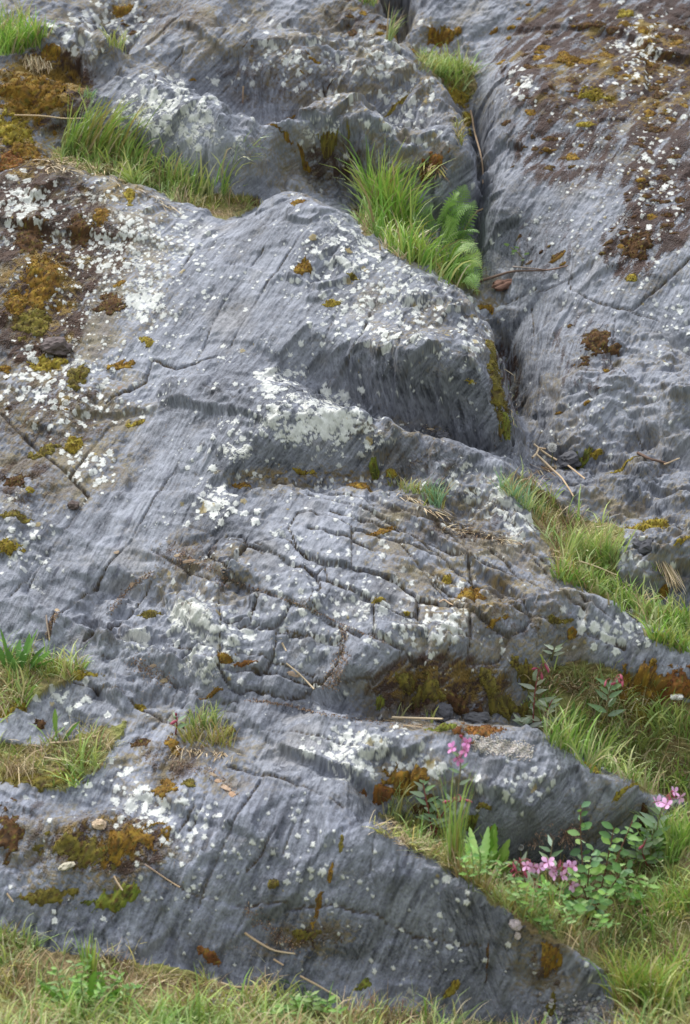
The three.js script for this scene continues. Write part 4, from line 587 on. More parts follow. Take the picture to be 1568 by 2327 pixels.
function moss(x, y, rx, ry, ang, kind, label, group, thick = 1, dens = 1) {
  const c = hit(x, y), [ru, rv] = pxRadii(c, rx, ry), ca = Math.cos(ang), sa = Math.sin(ang), g = new Geo(), ph = rnd() * 100, cols = MOSS[kind], dark = [...MOSS.brown, ...MOSS.olive], R = Math.max(ru, rv) * 1.5, st = clamp(R / 24, .0028, .0075), N = Math.ceil(R / st), big = Math.min(1, R / .05);
  const mask = (du, dv) => { const a = (du * ca - dv * sa) / ru, b = (du * sa + dv * ca) / rv; return .82 - Math.hypot(a, b) + (.35 + .5 * big) * (fbm(du * 34 + ph, dv * 34, 3) + .35 * noise(du * 130 + ph, dv * 130)); };
  const id = new Map(), q = V3(), th = thick * clamp(Math.min(ru, rv) * .16, .002, .0075);
  const lift = (du, dv, k) => k <= .0 ? -.004 : th * Math.sqrt(Math.min(1, k * 1.5)) * (1 + .8 * noise((c.u + du) * 60 + ph, (c.v + dv) * 60) + .6 * noise(du * 170, dv * 170 + ph));
  const vert = (i, j) => { const key = i * 4096 + j; if (id.has(key)) return id.get(key); const du = i * st + gauss() * st * .2, dv = j * st + gauss() * st * .2, k = mask(du, dv), n = normalAt(c.u + du, c.v + dv, .006); toWorld(c.u + du, c.v + dv, hAt(c.u + du, c.v + dv), q).addScaledVector(n, lift(du, dv, k));
    const cc = vary(rnd() < .22 ? pick(dark) : cols[Math.floor(clamp(noise(du * 50 + ph, dv * 50) + .5, 0, .99) * 3)], .2), r = g.v(q, [cc[0] * .85, cc[1] * .85, cc[2] * .85]); id.set(key, r); return r; };
  for (let j = -N; j < N; j++) for (let i = -N; i < N; i++) { const k = mask((i + .5) * st, (j + .5) * st); if (k < -.06) continue; const a = vert(i, j), b = vert(i + 1, j), d = vert(i + 1, j + 1), e = vert(i, j + 1); g.i.push(a, b, d, a, d, e); }
  const area = Math.PI * ru * rv, nt = Math.min(4200, Math.round(area / (.0036 * .0036) * dens) + 5), T = V3();
  for (let t = 0; t < nt; t++) { const an = rnd() * Math.PI * 2, rad = Math.sqrt(rnd()) * 1.4, a = Math.cos(an) * ru * rad, b = Math.sin(an) * rv * rad, du = a * ca + b * sa, dv = -a * sa + b * ca, k = mask(du, dv); if (k < -.05) continue;
    const n = normalAt(c.u + du, c.v + dv, .006); toWorld(c.u + du, c.v + dv, hAt(c.u + du, c.v + dv), q).addScaledVector(n, Math.max(0, lift(du, dv, k)) - .0015);
    for (let s = 0; s < 2; s++) { T.copy(n).addScaledVector(V3(gauss(), gauss() * .6 + .25, gauss()), .6).normalize(); const len = rr(.003, .0065) * (thick > 1.3 ? 1.5 : 1), w = rr(.0006, .0012), side = V3(gauss(), gauss(), gauss()).cross(T).normalize(), cc = vary(rnd() < .15 ? pick(dark) : pick(cols), .26); const i0 = g.v(q.clone().addScaledVector(side, -w), cc), i1 = g.v(q.clone().addScaledVector(side, w), cc), i2 = g.v(q.clone().addScaledVector(T, len * .6).addScaledVector(side, w * 1.2), cc), i3 = g.v(q.clone().addScaledVector(T, len), [cc[0] * 1.3, cc[1] * 1.25, cc[2] * 1.25]); g.i.push(i0, i1, i2, i0, i2, i3); } }
  return tag(g.build('moss_cushion', mossMat, null, c.p), label, 'moss', group);
}
// irregular stone lying on the slope
function stone(name, x, y, rx, ry, rz, col, label, cat, group, sink = .3, turn = 0, thin = 1) {
  const c = hit(x, y), m = mpp(c.p), g = new THREE.IcosahedronGeometry(1, 4), P = g.attributes.position, q = V3(), ph = rnd() * 90, cs = [];
  for (let k = 0; k < P.count; k++) { q.fromBufferAttribute(P, k).normalize(); const cut = 1 + .55 * noise(q.x * 1.3 + ph, q.y * 1.3 + q.z) + .3 * noise(q.x * 3.3 + ph, q.y * 4 - q.z * 3) + .05 * noise(q.x * 11, q.z * 11 + q.y * 9), e = (a) => Math.sign(a) * Math.pow(Math.abs(a), .9);
    P.setXYZ(k, e(q.x) * rx * m * cut, e(q.y) * ry * thin * m * cut, e(q.z) * rz * m * cut); const t = 1 + .4 * noise(q.x * 5 + ph, q.y * 5 + q.z * 4) + .35 * noise(q.x * 16 + ph, q.y * 16 + q.z * 12); cs.push(col[0] * t, col[1] * t, col[2] * t); }
  g.setAttribute('color', new THREE.Float32BufferAttribute(cs, 3)); g.computeVertexNormals(); const o = shadow(new THREE.Mesh(g, stoneMat)); o.name = numbered(name); if (thin < 1) { const n = normalAt(c.u, c.v, .02); o.quaternion.setFromUnitVectors(V3(0, 1, 0), n).multiply(new THREE.Quaternion().setFromAxisAngle(V3(0, 1, 0), turn)); } else o.rotation.set(gauss() * .15, gauss() * .4, turn); o.position.copy(c.p).addScaledVector(normalAt(c.u, c.v), (1 - sink) * ry * thin * m * .6); scene.add(o); return tag(o, label, cat, group);
}
// twig or dry stalk lying along pixels
function twig(name, pts, r0, r1, c0, c1, label, cat, lift = .004, group) {
  const W3 = [], base = hit(pts[0][0], pts[0][1]).p; for (let i = 0; i < pts.length; i++) { const n = i < pts.length - 1 ? 3 : 1; for (let k = 0; k < n; k++) { const f = k / n, a = pts[i], b = pts[Math.min(i + 1, pts.length - 1)]; const h = hit(lerp(a[0], b[0], f), lerp(a[1], b[1], f)); W3.push(h.p.addScaledVector(normalAt(h.u, h.v, .02), lift + .003 * gauss() * .3)); } }
  for (let n = 0; n < 2; n++) for (let i = 1; i < W3.length - 1; i++) W3[i].lerp(W3[i - 1].clone().add(W3[i + 1]).multiplyScalar(.5), .4);
  const g = new Geo(), m = mpp(base); g.tube(W3, W3.map((_, i) => lerp(r0, r1, i / (W3.length - 1)) * m * (1 + .2 * noise(i * 1.7, r0))), c0, c1, 6); return tag(g.build(name, woodMat, null, base), label, cat, group);
}
function leaf(parent, base, root, dir, len, wid, c, o = {}) {  // one leaf as a part: folded, bent, shaped
  const g = new Geo(), d = dir.clone().normalize(), side = (o.side ? o.side.clone() : V3(d.z, .15 * gauss(), -d.x)); if (side.lengthSq() < 1e-5) side.set(1, 0, 0); side.addScaledVector(d, -side.dot(d)).normalize(); const nrm = side.clone().cross(d).normalize(); if (nrm.y < 0) nrm.multiplyScalar(-1);
  const n = o.n ?? 8, pts = [], ws = [], p = root.clone(), pk = o.peak ?? .4;
  for (let k = 0; k <= n; k++) { const f = k / n; pts.push(p.clone()); let w = f < pk ? Math.pow(f / pk, .7) : Math.pow(Math.max(0, 1 - (f - pk) / (1 - pk)), o.tip ?? .8); if (o.lobe) w *= 1 + o.lobe * (k % 2 ? -1 : .6) * (f > .12 && f < .92 ? 1 : 0); ws.push(wid / 2 * Math.max(w, f < .1 ? .14 : .01)); d.addScaledVector(nrm, -(o.bend ?? .5) / n).normalize(); p.addScaledVector(d, len / n); }
  g.strip(pts, ws, side, [c[0] * .92, c[1] * .92, c[2] * .92], [c[0] * 1.05, c[1] * 1.05, c[2]], o.fold ?? .35, nrm);
  const m = g.build(o.name ?? 'leaf', o.mat ?? leafMat, parent, base); if (o.label) m.userData.label = o.label; return m;
}
function plant(name, label, cat, base, group) { const o = new THREE.Group(); o.name = numbered(name); o.position.copy(base); scene.add(o); return tag(o, label, cat, group); }
// willowherb: stems of pixels with narrow grey-green leaves, pink four-petalled flowers and red buds
function flower(parent, base, at, face, size, tone) {
  const g = new Geo(), f = face.clone().normalize(), a = V3(0, 1, 0).cross(f).normalize(), b = f.clone().cross(a).normalize(), rot = rnd() * 1.5;
  for (let k = 0; k < 4; k++) { const an = rot + k * Math.PI / 2 + gauss() * .2, d = a.clone().multiplyScalar(Math.cos(an)).addScaledVector(b, Math.sin(an)).addScaledVector(f, .45 + gauss() * .2).normalize(), side = f.clone().cross(d).normalize(), pts = [], ws = [], q = at.clone().addScaledVector(d, size * .04); for (let j = 0; j <= 5; j++) { pts.push(q.clone()); ws.push(size * .155 * [.2, .5, .86, 1, .84, .35][j]); d.addScaledVector(f, -.03).normalize(); q.addScaledVector(d, size * .46 / 5); } g.strip(pts, ws, side, vary([tone[0] * .85, tone[1] * .7, tone[2] * .85], .06), vary(tone, .08)); }
  for (let k = 0; k < 4; k++) { const an = rot + .78 + k * Math.PI / 2, d = a.clone().multiplyScalar(Math.cos(an)).addScaledVector(b, Math.sin(an)); g.strip([at.clone().addScaledVector(f, -.001), at.clone().addScaledVector(d, size * .22), at.clone().addScaledVector(d, size * .4)], [size * .03, size * .045, .0003], f.clone().cross(d), [.3, .05, .1], [.34, .07, .14]); }
  for (let k = 0; k < 5; k++) g.tube([at, at.clone().addScaledVector(f, size * .2).addScaledVector(V3(gauss(), gauss() - .5, gauss()), size * .06)], size * .012, [.6, .5, .4], [.7, .66, .5], 3);
  return g.build('flower', petalMat, parent, base);
}
function bud(parent, base, at, dir, len, r) { const g = new Geo(), d = dir.clone().normalize(), pts = [], rs = []; for (let k = 0; k <= 5; k++) { pts.push(at.clone().addScaledVector(d, len * k / 5)); rs.push(r * [.3, .6, .9, 1, .7, .1][k]); } g.tube(pts, rs, [.33, .06, .07], [.5, .07, .15], 6); return g.build('bud', petalMat, parent, base); }
function willowherb(o) {
  const h0 = hit(o.root[0], o.root[1]), base = h0.p, G = plant('willowherb', o.label, 'wildflower', base, o.group), m = mpp(base), up = V3(0, 1, 0);
  for (const st of o.stems) {
    const z0 = base.z, zd = st.z ?? .03, pts = [base.clone().addScaledVector(V3(gauss() * .004, -.01, gauss() * .004), 1)]; st.p.forEach(([x, y], i) => pts.push(atZ(x, y, z0 + zd * (i + 1) / st.p.length + .02)));
    const cv = new THREE.CatmullRomCurve3(pts), P = cv.getPoints(16), g = new Geo(); g.tube(P, P.map((_, i) => m * lerp(2.2, 1.1, i / 16)), st.red ? [.2, .04, .04] : [.16, .15, .06], st.red ? [.26, .07, .07] : [.2, .16, .09], 5); g.build('stem', woodMat, G, base);
    for (let k = 0; k < (st.leaves ?? 8); k++) { const f = lerp(st.from ?? .2, .92, (k + .5) / (st.leaves ?? 8)) + gauss() * .02, p = cv.getPoint(clamp(f, 0, 1)), an = k * 2.4 + rnd(), d = V3(Math.cos(an), .35 + .4 * f + gauss() * .15, Math.sin(an) * .8 + .2), L = (st.leaf ?? 38) * m * rr(.9, 1.5) * (1.15 - .4 * f);
      leaf(G, base, p, d, L, L * .3, vary(o.grey ? pick([[.46, .54, .38], [.54, .6, .46], [.4, .5, .34]]) : pick([[.26, .42, .2], [.32, .48, .26], [.38, .5, .32]]), .12), { bend: .3, peak: .35, fold: .3, n: 6, side: d.clone().cross(V3(gauss() * .5, .45, .85)) }); }
    for (const [x, y, s = 1] of st.fl ?? []) { const at = atZ(x, y, P[16].z + .03 + gauss() * .012), g2 = new Geo(), near = P[14]; g2.tube([near, near.clone().lerp(at, .5).addScaledVector(up, .004), at], m * .9, [.28, .08, .08], [.34, .1, .14], 4); g2.build('stalk', woodMat, G, base); flower(G, base, at, V3(gauss() * .9, .1 + gauss() * .7, 1), (st.size ?? 32) * s * m, o.tone ?? [.78, .3, .58]); }
    for (const [x, y] of st.bd ?? []) { const at = atZ(x, y, P[16].z + gauss() * .01), d = V3(gauss() * .7, -.5 + gauss() * .6, .3); const g2 = new Geo(); g2.tube([P[15], P[15].clone().lerp(at, .6).addScaledVector(up, .005), at], m * .8, [.26, .1, .08], [.36, .08, .1], 4); g2.build('stalk', woodMat, G, base); bud(G, base, at, d, rr(16, 24) * m, rr(3, 4.4) * m); }
  }
  return G;
}

// ---------------------------------------------------------------- moss
const M = (x, y, rx, ry, a, k, label, group, t, d) => moss(x, y, rx, ry, a, k, label, group, t, d);
M(70, 205, 92, 62, -.2, 'gold', 'large thick golden brown moss mat at the left, below the fresh grass tuft', null, 1.5);
M(25, 292, 52, 28, 0, 'yellow', 'bright yellow moss cushion under the large golden mat', null, 1.4);
M(60, 345, 50, 22, .1, 'gold', 'narrow golden moss strip beside the bleached straw mat', null, 1);
M(25, 370, 34, 24, .1, 'rust', 'rusty moss clump left of the bleached straw mat', null, 1);
M(110, 130, 34, 20, 0, 'gold', 'golden moss fringe beneath the fresh grass tuft at the top', null, 1);
M(95, 640, 52, 74, .1, 'gold', 'tall golden brown moss patch on the left slab', null, .8);
M(75, 730, 46, 46, 0, 'olive', 'olive brown moss patch above the dark loose clod', null, .8);
M(40, 690, 34, 30, .2, 'gold', 'small golden moss patch left of the tall moss patch', null, .8);
M(110, 828, 46, 24, 0, 'yellow', 'yellow-green moss cushion under the dark loose clod', null, 1.2);
M(175, 850, 26, 34, .4, 'olive', 'dark olive moss right of the yellow-green cushion', null, .8);
M(100, 1025, 40, 18, -.4, 'olive', 'olive moss hollow where two cracks meet', null, 1);
M(166, 1012, 24, 22, .3, 'yellow', 'rounded yellow moss cushion at the end of the olive hollow', null, 1.6);
M(312, 962, 26, 8, -.15, 'yellow', 'thin yellow moss lip on a small ledge', null, 1.2);
M(335, 775, 24, 9, .8, 'yellow', 'yellow moss line in the crack of the left slab', null, 1);
M(275, 830, 34, 14, -.1, 'gold', 'golden moss in a notch of the left slab', null, .9);
M(12, 840, 18, 12, 0, 'gold', 'golden moss dot at the left of the yellow-green cushion', null, 1.2);
M(15, 1240, 34, 22, 0, 'yellow', 'yellow moss cushion on the bare striated left slope', null, 1.4);
M(25, 1168, 50, 10, .1, 'olive', 'flat olive moss strip above the bare striated slope', null, .8);
M(690, 610, 24, 16, -.5, 'gold', 'golden moss at the left lip of the dark hollow', null, .9);
M(800, 628, 30, 10, .7, 'olive', 'olive moss on the right lip of the dark hollow', null, .9);
M(755, 690, 24, 12, .1, 'yellow', 'small yellow moss below the dark hollow', null, 1);
M(675, 460, 24, 7, .1, 'gold', 'thin orange moss on the top of the striated slab', null, .8);
M(1068, 866, 16, 7, 0, 'yellow', 'bright yellow moss dot above the dark smooth face', null, 1.4);
M(1130, 880, 20, 58, -.15, 'olive', 'hanging olive moss in the cleft beside the dark smooth face', null, 1.6);
M(1150, 960, 16, 40, -.3, 'green', 'lower green moss in the cleft beside the dark smooth face', null, 1.4);
M(1118, 800, 16, 34, -.1, 'olive', 'upper olive moss tongue at the edge of the striated slab', null, 1.2);
M(1105, 700, 24, 10, .3, 'gold', 'golden moss edge under the fern', null, 1);
M(550, 1103, 28, 8, -.1, 'gold', 'golden moss line at the foot of the pale crusted ledge', null, 1);
M(690, 1074, 40, 9, -.05, 'yellow', 'flat yellow-green moss under the pale crusted ledge', null, 1);
M(850, 1068, 16, 28, 0, 'green', 'hanging green moss tuft on the pale crusted ledge', null, 1.8);
M(892, 1076, 16, 14, .4, 'yellow', 'short yellow moss beside the hanging green tuft', null, 1.2);
M(820, 1102, 40, 9, .1, 'gold', 'golden moss seam under the hanging green tuft', null, .9);
M(1015, 1322, 15, 20, .3, 'yellow', 'upright yellow moss clump in a joint of the jointed rock', null, 1.5);
M(1075, 1356, 38, 16, -.3, 'gold', 'golden moss filling the joint right of the yellow clump', null, 1.2);
M(858, 1362, 24, 10, -.2, 'yellow', 'small yellow moss in a joint of the jointed rock, beside a pit', null, 1.2);
M(925, 1392, 12, 8, 0, 'yellow', 'tiny yellow moss dot where two joints cross', null, 1.2);
M(868, 1208, 44, 9, -.35, 'gold', 'thin golden moss strip along a bedding seam', null, .8);
M(1120, 1412, 50, 9, -.55, 'gold', 'thin golden moss strip running down the seam right of the jointed rock', null, .8);
M(1275, 1412, 34, 10, -.1, 'olive', 'olive moss strip high on the right shoulder', null, 1);
M(1300, 1440, 14, 18, -.4, 'gold', 'golden moss hook at the end of the olive strip', null, 1);
M(512, 1497, 24, 16, 0, 'gold', 'golden moss cushion beside the white crust lichen', null, 1.2);
M(560, 1507, 34, 8, -.05, 'rust', 'rusty moss line along a horizontal joint', null, .9);
M(340, 1392, 34, 12, 0, 'olive', 'dark olive moss in a small hollow left of the white crust', null, 1);
M(920, 1545, 30, 26, 0, 'olive', 'shaggy olive moss at the left of the mossy overhang', null, 2.6);
M(975, 1560, 40, 34, .1, 'olive', 'dark shaggy moss in the middle of the mossy overhang', null, 2.6);
M(1040, 1600, 50, 34, .2, 'brown', 'brown moss low on the mossy overhang', null, 2.6);
M(1110, 1545, 24, 34, 0, 'olive', 'upright olive moss on the mossy overhang', null, 2.6);
M(1150, 1615, 50, 30, -.2, 'olive', 'wide dark olive moss at the foot of the mossy overhang', null, 2.6);
M(1190, 1530, 30, 40, 0, 'olive', 'olive moss beside the red-stemmed willowherb', null, 1.4);
M(865, 1590, 12, 20, 0, 'green', 'small green moss tongue on the dark foot of the rock', null, 1.4);
M(1010, 1650, 50, 12, .05, 'green', 'low green moss on the ledge below the mossy overhang', null, 1);
M(1090, 1660, 60, 14, -.15, 'rust', 'reddish moss on the ledge above the gravel patch', null, .9);
M(1470, 1560, 74, 52, .1, 'gold', 'large golden moss bank above the right hand grass', null, 2);
M(1545, 1560, 54, 48, -.1, 'rust', 'rust coloured moss bank beside the large golden bank', null, 1.8);
M(1455, 1620, 50, 34, .3, 'olive', 'olive moss hanging below the large golden bank', null, 1.5);
M(1470, 1195, 60, 14, -.15, 'yellow', 'yellow moss cap on the small outcrop in the grass', null, 1.4);
M(1545, 1232, 36, 10, -.4, 'yellow', 'narrow yellow moss at the edge of the small outcrop', null, 1.2);
M(1505, 1350, 26, 18, -.3, 'gold', 'golden moss on the side of the small outcrop', null, 1.5);
M(1355, 1030, 24, 14, -.2, 'yellow', 'bright yellow moss at the foot of the right wall', null, 1.5);
M(1310, 1065, 34, 22, -.3, 'green', 'dark green moss behind the straw bunch', null, 1.5);
M(1415, 1065, 40, 8, 0, 'yellow', 'thin yellow moss line at the foot of the right wall', null, 1);
M(925, 1775, 68, 36, .1, 'gold', 'golden moss mound behind the dock leaves', null, 2);
M(868, 1795, 46, 26, 0, 'rust', 'rusty moss cushion left of the golden mound', null, 1.6);
M(965, 1830, 70, 26, -.2, 'brown', 'brown shaggy moss below the golden mound', null, 1.5);
M(1070, 1870, 24, 20, 0, 'green', 'bright green moss tuft above the dock leaves', null, 1.6);
M(1120, 1885, 18, 12, 0, 'green', 'small green moss tuft at the dark rounded rock end', null, 1.6);
M(1100, 1830, 22, 12, .2, 'olive', 'olive moss fringe on the low slab beside the pale spots', null, 1);
M(430, 1778, 26, 14, .2, 'olive', 'olive moss in the seam beside the bark chips', null, 1.2);
M(375, 1790, 30, 20, .5, 'gold', 'golden moss left of the bark chips', null, 1);
M(520, 1663, 18, 14, 0, 'olive', 'round dark olive moss cushion beside the small straw tuft', null, 2);
M(395, 1690, 18, 28, -.5, 'gold', 'curved golden moss left of the small straw tuft', null, 1.2);
M(322, 1690, 30, 12, .1, 'brown', 'flat brown moss on the slab left of the straw tuft', null, .8);
M(190, 1725, 26, 20, 0, 'rust', 'orange moss hummock on the left grassy ledge', null, 2);
M(90, 1770, 110, 24, .05, 'olive', 'long olive moss mat along the lower edge of the left grassy ledge', null, 1.2);
M(20, 1620, 44, 20, -.4, 'yellow', 'yellow-green moss on the outer edge of the broad-leaved clump', null, 1.3);
M(180, 1530, 60, 14, .15, 'yellow', 'yellow-green moss rim of the upper left ledge', null, 1);
M(95, 1645, 16, 16, 0, 'brown', 'round brown moss beside the three-leaved seedling', null, 1.4);
M(320, 1612, 18, 12, -.3, 'yellow', 'small yellow moss in the long crack', null, 1.2);
M(480, 1578, 34, 10, -.3, 'gold', 'golden moss along the crack above the small straw tuft', null, 1);
M(300, 1905, 95, 38, -.2, 'gold', 'golden moss mat across the lowest slab', null, .9);
M(180, 1935, 95, 44, .2, 'olive', 'olive moss mat with pale stones on the lowest slab', null, 1.1);
M(265, 2040, 80, 34, -.2, 'green', 'dense green moss cushion low on the lowest slab', null, 1.3);
M(115, 2035, 75, 24, 0, 'olive', 'olive green moss strip left of the dense green cushion', null, 1.2);
M(20, 1890, 36, 70, 0, 'brown', 'faded brown moss on the left of the lowest slab', null, .5, .6);
M(470, 2165, 32, 16, .5, 'rust', 'rusty moss patch near the dry stalk', null, 1.1);
M(620, 2008, 16, 14, 0, 'olive', 'small square olive moss in a joint of the lowest slab', null, 1);
M(1030, 2245, 28, 18, -.4, 'yellow', 'yellow-green moss at the foot of the lowest slab', null, 1.1);
M(830, 2235, 26, 14, 0, 'green', 'low green moss at the grassy foot of the slab', null, 1);
M(776, 1915, 7, 40, .12, 'olive', 'upper part of the narrow moss seam of the lowest slab', null, .5);
M(752, 1985, 8, 44, .3, 'gold', 'middle part of the narrow moss seam of the lowest slab', null, .5);
M(722, 2060, 11, 48, .35, 'gold', 'lower part of the narrow moss seam of the lowest slab', null, .6);
M(690, 2125, 40, 16, .2, 'olive', 'spread foot of the narrow moss seam of the lowest slab', null, .5, .8);
M(1107, 2180, 7, 60, 0, 'brown', 'vertical dark moss streak on the lowest slab', null, .3, .6);
M(1252, 2175, 24, 50, -.05, 'gold', 'golden moss streak at the right end of the lowest slab', null, .9);
M(1255, 2280, 14, 60, 0, 'olive', 'lower olive end of the right moss streak', null, .7);
M(1345, 1742, 16, 12, -.6, 'yellow', 'yellow moss on the crest of the rounded rock end', null, 1);
M(1425, 1790, 44, 7, -.6, 'yellow', 'yellow moss edge between the grass and the rounded rock end', null, 1);
M(1462, 1850, 14, 40, 0, 'brown', 'brown moss hanging in the cleft of the rounded rock end', null, 1.2);
M(1005, 92, 50, 24, .1, 'gold', 'golden moss bed on the right wall beside the dark hole', null, 1.4);
M(1350, 215, 36, 22, .1, 'yellow', 'bright yellow moss high on the right wall', null, 1.4);
M(1290, 135, 34, 14, 0, 'gold', 'golden moss above the bright yellow moss', null, 1.2);
M(1420, 32, 22, 9, 0, 'yellow', 'vivid green-yellow moss in the smooth strip of the right wall', null, 1.2);
M(1330, 282, 26, 8, 0, 'yellow', 'thin yellow moss beside the dark slot of the right wall', null, 1.1);
M(1435, 630, 18, 12, 0, 'yellow', 'lone yellow moss cushion on the smooth right wall', null, 1.5);
M(1445, 560, 38, 34, 0, 'brown', 'dark red-brown moss ring on the right wall', null, .9);
M(1395, 795, 22, 18, 0, 'brown', 'dark brown moss knot low on the right wall', null, 1);
M(1355, 770, 40, 34, .3, 'brown', 'scattered brown moss above the dark knot', null, .6, .6);
M(1040, 225, 30, 26, -.5, 'yellow', 'mossy bank under the fine grass bed', null, 1.3);
M(1062, 270, 14, 30, 0, 'yellow', 'hanging yellow moss below the fine grass bed', null, 1.2);
M(985, 150, 16, 50, -.75, 'gold', 'golden moss edge along the crest beside the fine grass bed', null, .8);
M(985, 365, 34, 24, 0, 'rust', 'orange withered moss above the fern', null, 1.2);
M(905, 235, 70, 7, -.35, 'yellow', 'long thin yellow moss line on the upper ledge', null, .8);
M(750, 315, 40, 22, .2, 'olive', 'olive moss on the pointed ledge', null, .8);
M(690, 362, 18, 12, .2, 'gold', 'golden moss knot under the pointed ledge', null, 1.1);
M(295, 450, 14, 20, 0, 'yellow', 'yellow lichen-like moss under the grass row', null, .8);
M(275, 25, 34, 18, 0, 'gold', 'golden moss on the upper left rock', null, 1);
M(630, 290, 60, 7, .25, 'gold', 'thin golden moss line in the shaded hollow', null, .7);
M(40, 1090, 34, 20, -.3, 'brown', 'brown moss patch left of the long crack', null, .8);
M(68, 1112, 14, 9, 0, 'yellow', 'small yellow moss beside the brown patch left of the long crack', null, 1.1);
M(250, 690, 34, 30, .3, 'brown', 'thin brown moss on the striated left slab', null, .5, .6);
M(180, 520, 30, 60, -.3, 'brown', 'long dark brown moss trail under the straw mat', null, .6, .7);
M(70, 540, 44, 44, 0, 'brown', 'dark brown moss among white lichen on the left slab', null, .7, .8);
M(230, 490, 24, 30, .2, 'gold', 'thin golden moss beside the dark brown trail', null, .6, .7);
// small moss tufts scattered over the right wall: flat flecks, many
function fleck(x, y, s, k, label, group) { return moss(x, y, s * rr(1, 1.9), s * rr(.5, .85), gauss() * .25, k, label, group, 1.1, .55); }
const wallBrown = 'small dark brown moss tuft on the steep right rock wall', wallGold = 'small golden moss tuft on the steep right rock wall';
const zones4 = [[1330, 130, 230, 130, 62], [1500, 150, 70, 160, 42], [1490, 420, 75, 150, 34], [1250, 330, 130, 90, 22], [1400, 540, 70, 60, 10], [1320, 830, 90, 90, 12], [1250, 560, 120, 60, 7]];
for (const [cx, cy, rx, ry, n] of zones4) for (let i = 0; i < n; i++) { const x = cx + gauss() * rx * .7, y = cy + gauss() * ry * .7; if (x < 1110 || x > 1566 || y < 2 || y > 980) continue; const gold = rnd() < (y < 260 ? .36 : .12); fleck(x, y, lerp(5, 15, rnd() ** 2), gold ? 'gold' : 'brown', gold ? wallGold : wallBrown, gold ? 'golden moss tufts on the right wall' : 'brown moss tufts on the right wall'); }
for (let i = 0; i < 44; i++) { const q = pick([[150, 560, 140, 140], [90, 900, 90, 110], [640, 160, 170, 90], [840, 60, 90, 50], [340, 40, 90, 40]]), x = q[0] + gauss() * q[2] * .7, y = q[1] + gauss() * q[3] * .7; if (x < 4 || y < 4 || x > 1090 || isSoil(x, y)) continue; fleck(x, y, lerp(4, 11, rnd() ** 2), rnd() < .4 ? 'gold' : 'brown', 'small scattered moss tuft among the lichen of the left and upper slabs', 'moss tufts on the left and upper slabs'); }
console.log('moss built');

// ---------------------------------------------------------------- grass
const T = tuft;
T({ at: [[-20, 118], [40, 118], [95, 112]], n: 420, h: [50, 105], w: 2.4, col: 'bright', spread: .4, jy: 9, droop: .5, label: 'dense fresh green grass tuft above the golden moss mat' });
T({ at: [[-10, 80], [60, 60]], n: 60, h: [40, 90], w: 2, col: 'green', mix: ['yellow', .4], spread: .3, label: 'thin taller grass behind the dense fresh tuft' });
T({ at: [[60, 125], [105, 130]], n: 90, h: [30, 60], w: 1.8, col: 'straw', straw: 1, lean: [.1, -.8], hang: 1, lz: .7, spread: .3, name: 'dry_grass', cat: 'dry grass', label: 'withered grass hanging below the dense fresh tuft' });
T({ at: [[140, 350], [230, 365], [295, 385]], n: 260, h: [60, 180], w: 3, col: 'green', mix: ['yellow', .2], lean: [.32, 1], spread: .25, droop: .55, label: 'tall green grass tuft rising from the bleached straw mat' });
T({ at: [[270, 385], [340, 410], [410, 440]], n: 240, h: [50, 130], w: 2.8, col: 'green', mix: ['straw', .1], lean: [.2, 1], spread: .35, droop: .6, label: 'middle green tuft of the grass row in the upper hollow' });
T({ at: [[400, 440], [460, 455], [520, 450]], n: 190, h: [40, 130], w: 2.8, col: 'soft', mix: ['bright', .4], lean: [.22, 1], spread: .35, droop: .6, label: 'low end tuft of the grass row in the upper hollow' });
T({ at: [[500, 420], [525, 425]], n: 26, h: [100, 170], w: 2.8, col: 'soft', lean: [.35, 1], spread: .18, droop: 1.3, label: 'few long arching grass blades at the end of the grass row' });
T({ at: [[470, 465], [590, 462]], n: 220, h: [12, 30], w: 1.6, col: 'yellow', mix: ['green', .4], spread: .6, label: 'short yellowish grass carpet in the notch below the pointed ledge' });
T({ at: [[95, 365], [170, 372], [260, 388]], n: 420, h: [40, 95], w: 1.7, col: 'straw', straw: 1, lean: [.2, -.05], hang: 1, lz: .75, spread: .55, droop: .7, jy: 12, name: 'dry_grass', cat: 'dry grass', label: 'bleached straw mat spilling over the left slab' });
T({ at: [[240, 395], [400, 470]], n: 110, h: [20, 60], w: 1.5, col: 'straw', straw: 1, lean: [.5, -.2], hang: 1, lz: .7, spread: .4, name: 'dry_grass', cat: 'dry grass', label: 'thin straw fringe along the foot of the grass row' });
T({ at: [[250, 110], [285, 122]], n: 46, h: [30, 62], w: 2.2, col: 'soft', mix: ['yellow', .4], lean: [.1, 1], label: 'small grass sprig in the dark niche of the upper left rock' });
T({ at: [[876, 92], [886, 98]], jx: 3, jy: 3, n: 30, h: [40, 100], w: 2.4, col: 'soft', lean: [.25, 1], spread: .3, label: 'few pale blades at the dark hole' });
T({ at: [[820, 5], [860, 15]], n: 60, h: [20, 50], w: 2, col: 'green', mix: ['straw', .3], label: 'dark little tuft above the dark hole' });
T({ at: [[955, 150], [1010, 165], [1075, 170]], n: 620, h: [16, 46], w: 1.5, col: 'soft', mix: ['yellow', .25], spread: .55, jy: 10, droop: .7, label: 'fine pale green grass bed at the edge of the right wall' });
T({ at: [[1015, 195], [1070, 220]], n: 180, h: [14, 40], w: 1.5, col: 'yellow', mix: ['straw', .35], spread: .6, droop: .9, label: 'yellowing grass fringe under the fine pale bed' });
T({ at: [[1040, 285], [1050, 335]], n: 110, h: [16, 50], w: 1.5, col: 'yellow', mix: ['straw', .4], spread: .5, jx: 5, droop: 1, label: 'sparse yellowing grass in the cleft above the fern' });
